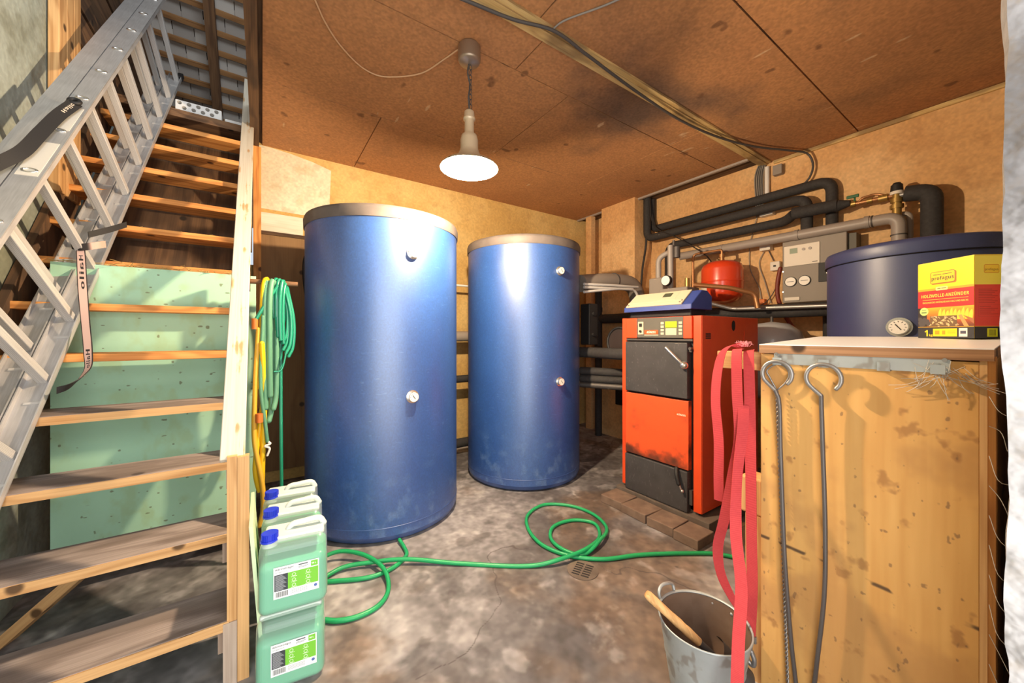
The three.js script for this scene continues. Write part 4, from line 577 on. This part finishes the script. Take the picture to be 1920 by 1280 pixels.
{ // cobwebs on the crate
  const w = []; for (let i = 0; i < 26; i++) { const a = [1.452, 1.235 - rr(0, 0.05), -0.19 + rr(-0.02, 0.09)], b = [1.452, 1.19 - rr(0, 0.06), -0.16 + rr(-0.1, 0.1)]; w.push(tube([a, [(a[0] + b[0]) / 2 - 0.004, (a[1] + b[1]) / 2 - 0.008, (a[2] + b[2]) / 2], b], 0.0006, { n: 6, seg: 4 })); }
  for (let i = 0; i < 14; i++) w.push(tube([[1.455, 1.15 - 0.09 * i * 0.8, -0.085], [1.46, 1.12 - 0.075 * i + rr(-0.03, 0.03), -0.07], [1.48, 1.1 - 0.08 * i, -0.06 + rr(0, 0.02)]], 0.0007, { n: 8, seg: 4 }));
  const o = solo('cobwebs', 'grey cobwebs on the crate corner', 'cobweb', w, M.web); o.userData.kind = 'stuff'; }
{ // two pokers and a twisted wire on the rail
  const eye = (z, y, k) => [[1.438, y - 0.052, z + 0.062 * k], [1.436, y - 0.036, z + 0.088 * k], [1.434, y - 0.012, z + 0.098 * k].map((q, i) => i === 2 ? z + 0.05 : q)];
  const poker = (label, z, y, pts) => { const a = []; const R = 0.043; for (let i = 0; i <= 14; i++) { const th = -0.75 + i / 14 * 4.75; a.push([1.437, y - R + R * Math.sin(th), z + R * Math.cos(th)]); } a.push([1.437, y - R - 0.055, z - 0.005]); const t = thing('fire_poker', label, 'poker'); part('eye', tube(a.slice(0, 16), 0.0062, { n: 70, seg: 10 }), M.steel, t); part('rod', tube([a[a.length - 1], ...pts], 0.0062, { n: 40, seg: 10 }), M.darkPoker = M.darkPoker ?? mat('#6f6a68', 0.45, { metalness: 0.65 }), t); };
  poker('steel fire poker with round eye next to the twisted wire', -0.522, 1.21, [[1.438, 1.09, -0.518], [1.44, 0.9, -0.512], [1.44, 0.55, -0.5], [1.445, 0.3, -0.485], [1.445, 0.12, -0.468], [1.425, 0.06, -0.46]]);
  poker('steel fire poker with round eye hanging alone on the second hook', -0.398, 1.208, [[1.438, 1.09, -0.403], [1.44, 0.95, -0.4], [1.44, 0.7, -0.394], [1.44, 0.5, -0.396], [1.44, 0.3, -0.412], [1.445, 0.15, -0.428], [1.43, 0.1, -0.436]]);
  const t = thing('twisted_wire', 'twisted wire brush handle hanging behind the first poker', 'brush'); const tw = [0, Math.PI].map((ph) => { const p = []; for (let i = 0; i <= 150; i++) { const s = i / 150, a = s * 2 * Math.PI * 34 + ph; p.push([1.448 + 0.003 * Math.cos(a), 1.11 - s * 1.0, -0.526 + 0.032 * s + 0.003 * Math.sin(a)]); } return tube(p, 0.0024, { n: 420, seg: 5 }); });
  part('twisted_shank', tw, M.steel, t); part('wire_eye', tube([[1.448, 1.11, -0.526], [1.446, 1.14, -0.5], [1.446, 1.165, -0.49], [1.446, 1.185, -0.495], [1.446, 1.2, -0.52], [1.446, 1.175, -0.555], [1.446, 1.15, -0.545], [1.448, 1.11, -0.526]], 0.0026, { n: 50, seg: 6 }), M.steel, t);
}
{ // red webbing straps over the crate arm
  const s = thing('red_strap', 'red webbing strap with snap hook draped over the crate arm', 'strap');
  const W = 0.034;
  part('webbing', ribbon([[1.47, 1.242, -0.62, 0, 0.2, 1], [1.44, 1.235, -0.61, 0, 0.1, 1], [1.435, 1.1, -0.605, 0.1, 0, 1], [1.43, 0.9, -0.6, 0.1, 0, 1], [1.43, 0.6, -0.597, 0, 0, 1], [1.428, 0.4, -0.594, 0.1, 0, 1], [1.425, 0.235, -0.6, 0.1, 0, 1]], W), M.strapRed, s);
  part('webbing', ribbon([[1.47, 1.246, -0.655, 0, 0.1, 1], [1.43, 1.24, -0.645, 0, 0.1, 1], [1.42, 1.1, -0.64, 0.2, 0, 1], [1.41, 0.93, -0.628, 0.5, 0, 1], [1.4, 0.8, -0.645, 0.2, 0.1, 1], [1.39, 0.62, -0.672, 0.2, 0.1, 1], [1.385, 0.52, -0.69, 0.6, 0.1, 1], [1.385, 0.43, -0.68, 1, 0.1, 0.5], [1.39, 0.36, -0.645, 0.8, -0.3, 0.7], [1.4, 0.31, -0.61, 0.6, -0.3, 0.8]], W), M.strapRed, s);
  part('webbing', ribbon([[1.424, 1.047, -0.62, 0.3, 0, 1], [1.407, 0.974, -0.615, 0.6, 0, 1], [1.358, 0.797, -0.612, 0.9, 0, 0.6], [1.301, 0.639, -0.59, 0.5, 0, 1], [1.262, 0.497, -0.556, 0.3, 0, 1], [1.212, 0.36, -0.542, 0.3, 0, 1], [1.176, 0.241, -0.53, 0.3, 0, 1], [1.17, 0.1, -0.53, 0.3, 0, 1], [1.17, 0.012, -0.53, 0.3, 0, 1]], W), M.strapRed, s);
  const c = part('snap_hook', [bx(1.418, 1.43, 0.222, 0.23, -0.622, -0.578, 0.003), bx(1.418, 1.43, 0.222, 0.245, -0.622, -0.616, 0.002), bx(1.418, 1.43, 0.222, 0.245, -0.584, -0.578, 0.002), cyl(0.009, 0.011, 0.03, 1.424, 0.208, -0.6), ...tube([[1.424, 0.195, -0.6], [1.424, 0.17, -0.612], [1.424, 0.145, -0.604], [1.424, 0.14, -0.59], [1.424, 0.16, -0.585], [1.424, 0.185, -0.594]], 0.008)], M.steel, s, 'metal snap hook');
  const s2 = thing('red_strap', 'short red webbing strap with frayed end looped over the crate arm tip', 'strap');
  part('webbing', ribbon([[1.47, 1.255, -0.64, 0, 0.3, 1], [1.455, 1.262, -0.665, 0.4, 0.4, 1], [1.44, 1.24, -0.695, 0.2, 0.5, 1], [1.43, 1.17, -0.712, 0, 0.2, 1], [1.42, 1.05, -0.716, 0, 0, 1], [1.415, 0.9, -0.702, 0.1, 0, 1], [1.41, 0.75, -0.7, 0.1, 0, 1], [1.41, 0.68, -0.698, 0.1, 0, 1]], W), M.strapRed, s2);
  const fr = []; for (let i = 0; i < 40; i++) { const a = [1.47 + rr(-0.01, 0.01), 1.256, -0.64 + rr(-0.018, 0.018)]; fr.push(tube([a, [a[0] + rr(-0.008, 0.008), a[1] + rr(0.005, 0.015), a[2] + rr(-0.008, 0.012)], [a[0] + rr(-0.015, 0.015), a[1] + rr(0.005, 0.022), a[2] + rr(-0.012, 0.02)]], 0.0008, { n: 4, seg: 4 })); } part('frayed_end', fr, M.strapPink = mat('#f0a0a0', 0.9), s2);
}
{ const g = new THREE.CylinderGeometry(0.05, 0.055, 0.24, 9, 3); const p = g.attributes.position; for (let i = 0; i < p.count; i++) p.setX(i, p.getX(i) * rr(0.9, 1.1)); g.rotateX(1.4); g.translate(1.6, 0.66, -0.68); 
  const st = thing('log_rack', 'short pine board with split log beside the crate', 'wood'); part('upright', bx(1.53, 1.57, 0.0, 0.62, -0.66, -0.6), M.log, st); part('split_log', bx(1.53, 1.62, 0.62, 0.76, -0.68, -0.592, 0.01), M.log, st); }
// galvanised bucket with hand shovel
{ const t = thing('bucket', 'galvanised bucket beside the crate', 'bucket', [1.305, 0, -0.7]);
  part('pail', lathe([[0.0, 0.006], [0.1, 0.006], [0.105, 0.0], [0.108, 0.012], [0.128, 0.15], [0.131, 0.155], [0.129, 0.162], [0.132, 0.175], [0.147, 0.275], [0.152, 0.28], [0.15, 0.286], [0.145, 0.28]], 56), M.galv, t); part('pail_inside', lathe([[0.0, 0.009], [0.103, 0.012], [0.125, 0.15], [0.144, 0.278]], 56), M.rust, t, 'brown stained inside');
  part('handle_lug', tube([[0.05, 0.27, -0.142], [0.055, 0.3, -0.155], [0.0, 0.312, -0.165], [-0.03, 0.3, -0.158], [-0.03, 0.27, -0.147]], 0.006), M.galv, t); part('handle_lug', tube([[0.14, 0.26, 0.03], [0.165, 0.25, 0.02], [0.165, 0.25, -0.03], [0.14, 0.26, -0.04]], 0.006), M.galv, t); }
{ const t = thing('hand_shovel', 'hand shovel with pale wooden handle standing in the bucket', 'shovel'); const A = V(1.155, 0.36, -0.83), B = V(1.275, 0.215, -0.7), d = B.clone().sub(A).normalize();
  const L = A.distanceTo(B), gr = lathe([[0, 0], [0.012, 0.002], [0.0155, 0.012], [0.0155, 0.05], [0.0145, 0.1], [0.0165, 0.14], [0.015, 0.16], [0.0165, 0.18], [0.014, L], [0, L]], 20); const q = new THREE.Quaternion().setFromUnitVectors(V(0, 1, 0), d); gr.applyQuaternion(q); gr.translate(A.x, A.y, A.z); part('grip', gr, M.log, t, 'pale turned wooden grip');
  const C = B.clone().addScaledVector(d, 0.06); part('shank', tube([B.toArray(), C.toArray()], 0.012), M.darkSteel, t); const bl = new THREE.CylinderGeometry(0.06, 0.05, 0.13, 20, 1, true, 0, Math.PI); bl.rotateZ(Math.PI); bl.applyQuaternion(q); bl.translate(...C.clone().addScaledVector(d, 0.055).toArray()); part('blade', bl, M.darkSteel, t); }
// fire lighter box
{ const front = canvasTex(512, 790, (c, w, h) => {
    c.fillStyle = '#f6d60e'; c.fillRect(0, 0, w, h); c.fillStyle = '#d8231c'; c.fillRect(0, 290, w, 190); c.fillStyle = '#e8a41a'; c.fillRect(0, 268, w, 22);
    c.fillStyle = '#2c2018'; c.fillRect(0, 470, w, 205); const g = c.createLinearGradient(0, 470, 0, 675); g.addColorStop(0, '#f6b020'); g.addColorStop(0.5, '#e0661a'); g.addColorStop(1, '#5a2a14'); c.fillStyle = g; c.fillRect(90, 470, w - 90, 205);
    c.fillStyle = '#ffcf3a'; for (let i = 0; i < 9; i++) { c.beginPath(); c.moveTo(200 + i * 34, 600); c.quadraticCurveTo(190 + i * 34, 520, 226 + i * 34, 478 + (i % 3) * 14); c.quadraticCurveTo(236 + i * 34, 540, 228 + i * 34, 600); c.fill(); }
    c.fillStyle = '#4a4442'; for (let i = 0; i < 9; i++) { c.beginPath(); c.arc(20 + (i * 29) % 100, 590 + (i * 17) % 80, 22, 0, 7); c.fill(); }
    c.fillStyle = '#6e5230'; c.fillRect(120, 560, 250, 112); c.strokeStyle = '#e2c48c'; c.lineWidth = 5; for (let i = 0; i < 60; i++) { const x = 128 + (i * 53) % 234, y = 568 + (i * 31) % 98; c.beginPath(); c.moveTo(x, y); c.lineTo(x + 30 * Math.cos(i * 1.7), y + 24 * Math.sin(i * 1.7)); c.stroke(); }
    c.fillStyle = '#c89858'; c.beginPath(); c.moveTo(380, 560); c.lineTo(430, 670); c.lineTo(470, 670); c.lineTo(410, 555); c.fill(); c.fillStyle = '#a8683a'; c.beginPath(); c.moveTo(420, 560); c.lineTo(512, 650); c.lineTo(512, 600); c.fill();
    c.fillStyle = '#b8d27a'; c.beginPath(); c.arc(62, 508, 44, 0, 7); c.fill(); c.fillStyle = '#3a4a2a'; c.fillRect(36, 516, 50, 8); c.fillRect(40, 490, 40, 4);
    c.fillStyle = '#2a2624'; c.fillRect(0, 675, w, h - 675); c.fillStyle = '#f0b41a'; c.fillRect(0, 672, w, 5); c.fillStyle = '#f6d60e'; c.font = 'bold 92px sans-serif'; c.fillText('1', 62, 772); c.font = 'bold 34px sans-serif'; c.fillText('kg', 108, 772); c.fillRect(150, 692, 220, 80); c.fillStyle = '#b89a10'; c.fillRect(168, 712, 44, 40); c.fillRect(236, 712, 30, 40); c.fillRect(286, 716, 70, 6); c.fillRect(286, 734, 70, 6); c.fillStyle = '#e6e0d8'; c.fillRect(386, 690, 72, 84); c.fillStyle = '#4a4a5a'; c.fillRect(398, 716, 48, 30);
    c.fillStyle = '#b8701a'; c.beginPath(); c.roundRect(132, 106, 234, 124, 20); c.fill(); c.fillStyle = '#f4c81a'; c.strokeStyle = '#8a5a18'; c.lineWidth = 5; c.beginPath(); c.roundRect(124, 100, 228, 118, 20); c.fill(); c.stroke();
    c.fillStyle = '#4a3a1c'; c.textAlign = 'center'; c.font = 'bold 50px sans-serif'; c.fillText('profagus', 238, 184); c.fillRect(152, 126, 76, 6); c.fillRect(240, 126, 84, 6);
    c.fillStyle = '#f4e08a'; c.beginPath(); c.roundRect(176, 256, 112, 38, 10); c.fill(); c.fillStyle = '#6a5a20'; c.fillRect(192, 270, 30, 8); c.fillRect(230, 270, 44, 8);
    c.fillStyle = '#ffd84a'; c.font = 'bold 52px sans-serif'; c.font = 'bold 47px sans-serif'; c.fillText('HOLZWOLLE-ANZÜNDER', 252, 362, 440); c.fillRect(46, 384, 420, 4); c.font = 'bold 24px sans-serif'; c.fillText('ÖKOLOGISCHE ANZÜNDER AUS HOLZ UND WACHS', 256, 424, 420); });
  const sideT = canvasTex(300, 790, (c, w, h) => { c.fillStyle = '#f8ea5a'; c.fillRect(0, 0, w, h); c.fillStyle = '#e2483c'; c.fillRect(0, 275, w, 400); c.fillStyle = '#f0b41a'; c.fillRect(0, 672, w, 5); c.fillStyle = '#2a2a2c'; c.fillRect(0, 677, w, h - 677); c.fillStyle = '#d8e014'; c.fillRect(110, 694, 92, 80); c.fillStyle = '#4a4a20'; for (let i = 0; i < 16; i++) c.fillRect(126 + i * 4, 704, 1 + i % 3, 60); c.fillStyle = '#f4d23a'; c.strokeStyle = '#d07a1a'; c.lineWidth = 4; c.beginPath(); c.roundRect(84, 84, 130, 80, 14); c.fill(); c.stroke(); c.fillStyle = '#a8862a'; c.font = 'bold 28px sans-serif'; c.textAlign = 'center'; c.fillText('profagus', 149, 140); c.fillStyle = '#a83028'; for (let i = 0; i < 9; i++) c.fillRect(34, 318 + i * 16, 120 + (i * 47) % 70, 5); c.strokeStyle = '#b84038'; c.lineWidth = 2; c.strokeRect(34, 470, 220, 110); for (let i = 0; i < 5; i++) c.fillRect(44, 482 + i * 18, 100 + (i * 61) % 90, 5); });
  const P = V(1.87, 0, -0.138), A = V(1.976, 0, -0.273), R = V(1.943, 0, -0.07), w1 = P.distanceTo(A), w2 = P.distanceTo(R), H = 0.262;
  const t = thing('firelighter_box', 'yellow and red cardboard box of wood wool firelighters on the crate', 'box', [P.x, 1.288, P.z]); const ex = A.clone().sub(P).normalize(), ang = Math.atan2(-ex.z, ex.x); t.rotation.y = ang;      // local +x runs along the printed front, +z along the narrow side
  const zs = R.clone().sub(P).applyAxisAngle(V(0, 1, 0), -ang).z > 0 ? 1 : -1;
  part('carton', box(w1, H, w2, w1 / 2, H / 2, zs * w2 / 2), M.cardYellow = mat('#f2d640', 0.6), t);
  const fm = mat('#ffffff', 0.45, { map: front }), sm = mat('#ffffff', 0.45, { map: sideT });
  face(w1, H, fm, 'printed_front', t, [w1 / 2, H / 2, -zs * 0.0008], [0, zs > 0 ? Math.PI : 0, 0]); face(w2, H, sm, 'printed_side', t, [-0.0008, H / 2, zs * w2 / 2], [0, -Math.PI / 2, 0]);
  const lid = bx(0, w1, H, H + 0.004, zs > 0 ? 0 : -w2, zs > 0 ? w2 : 0); part('lid_flap', lid, M.cardYellow, t);
}
// floor drain
{ const t = thing('floor_drain', 'small slotted drain grate in the concrete floor', 'drain', [1.462, 0.0, -1.455], 0.5); part('grate', [cyl(0.085, 0.085, 0.004, 0, 0.002, 0, 'y', 32)], M.plinth, t); const s = []; for (let j = 0; j < 2; j++) for (let i = 0; i < 6; i++) s.push(box(0.008, 0.002, 0.042, -0.05 + i * 0.02, 0.0045, -0.026 + j * 0.052)); part('slots', s, M.black, t); }
scene.traverse((o) => { if (o.isMesh) { o.castShadow = true; o.receiveShadow = true; } });
renderer.render(scene, camera);
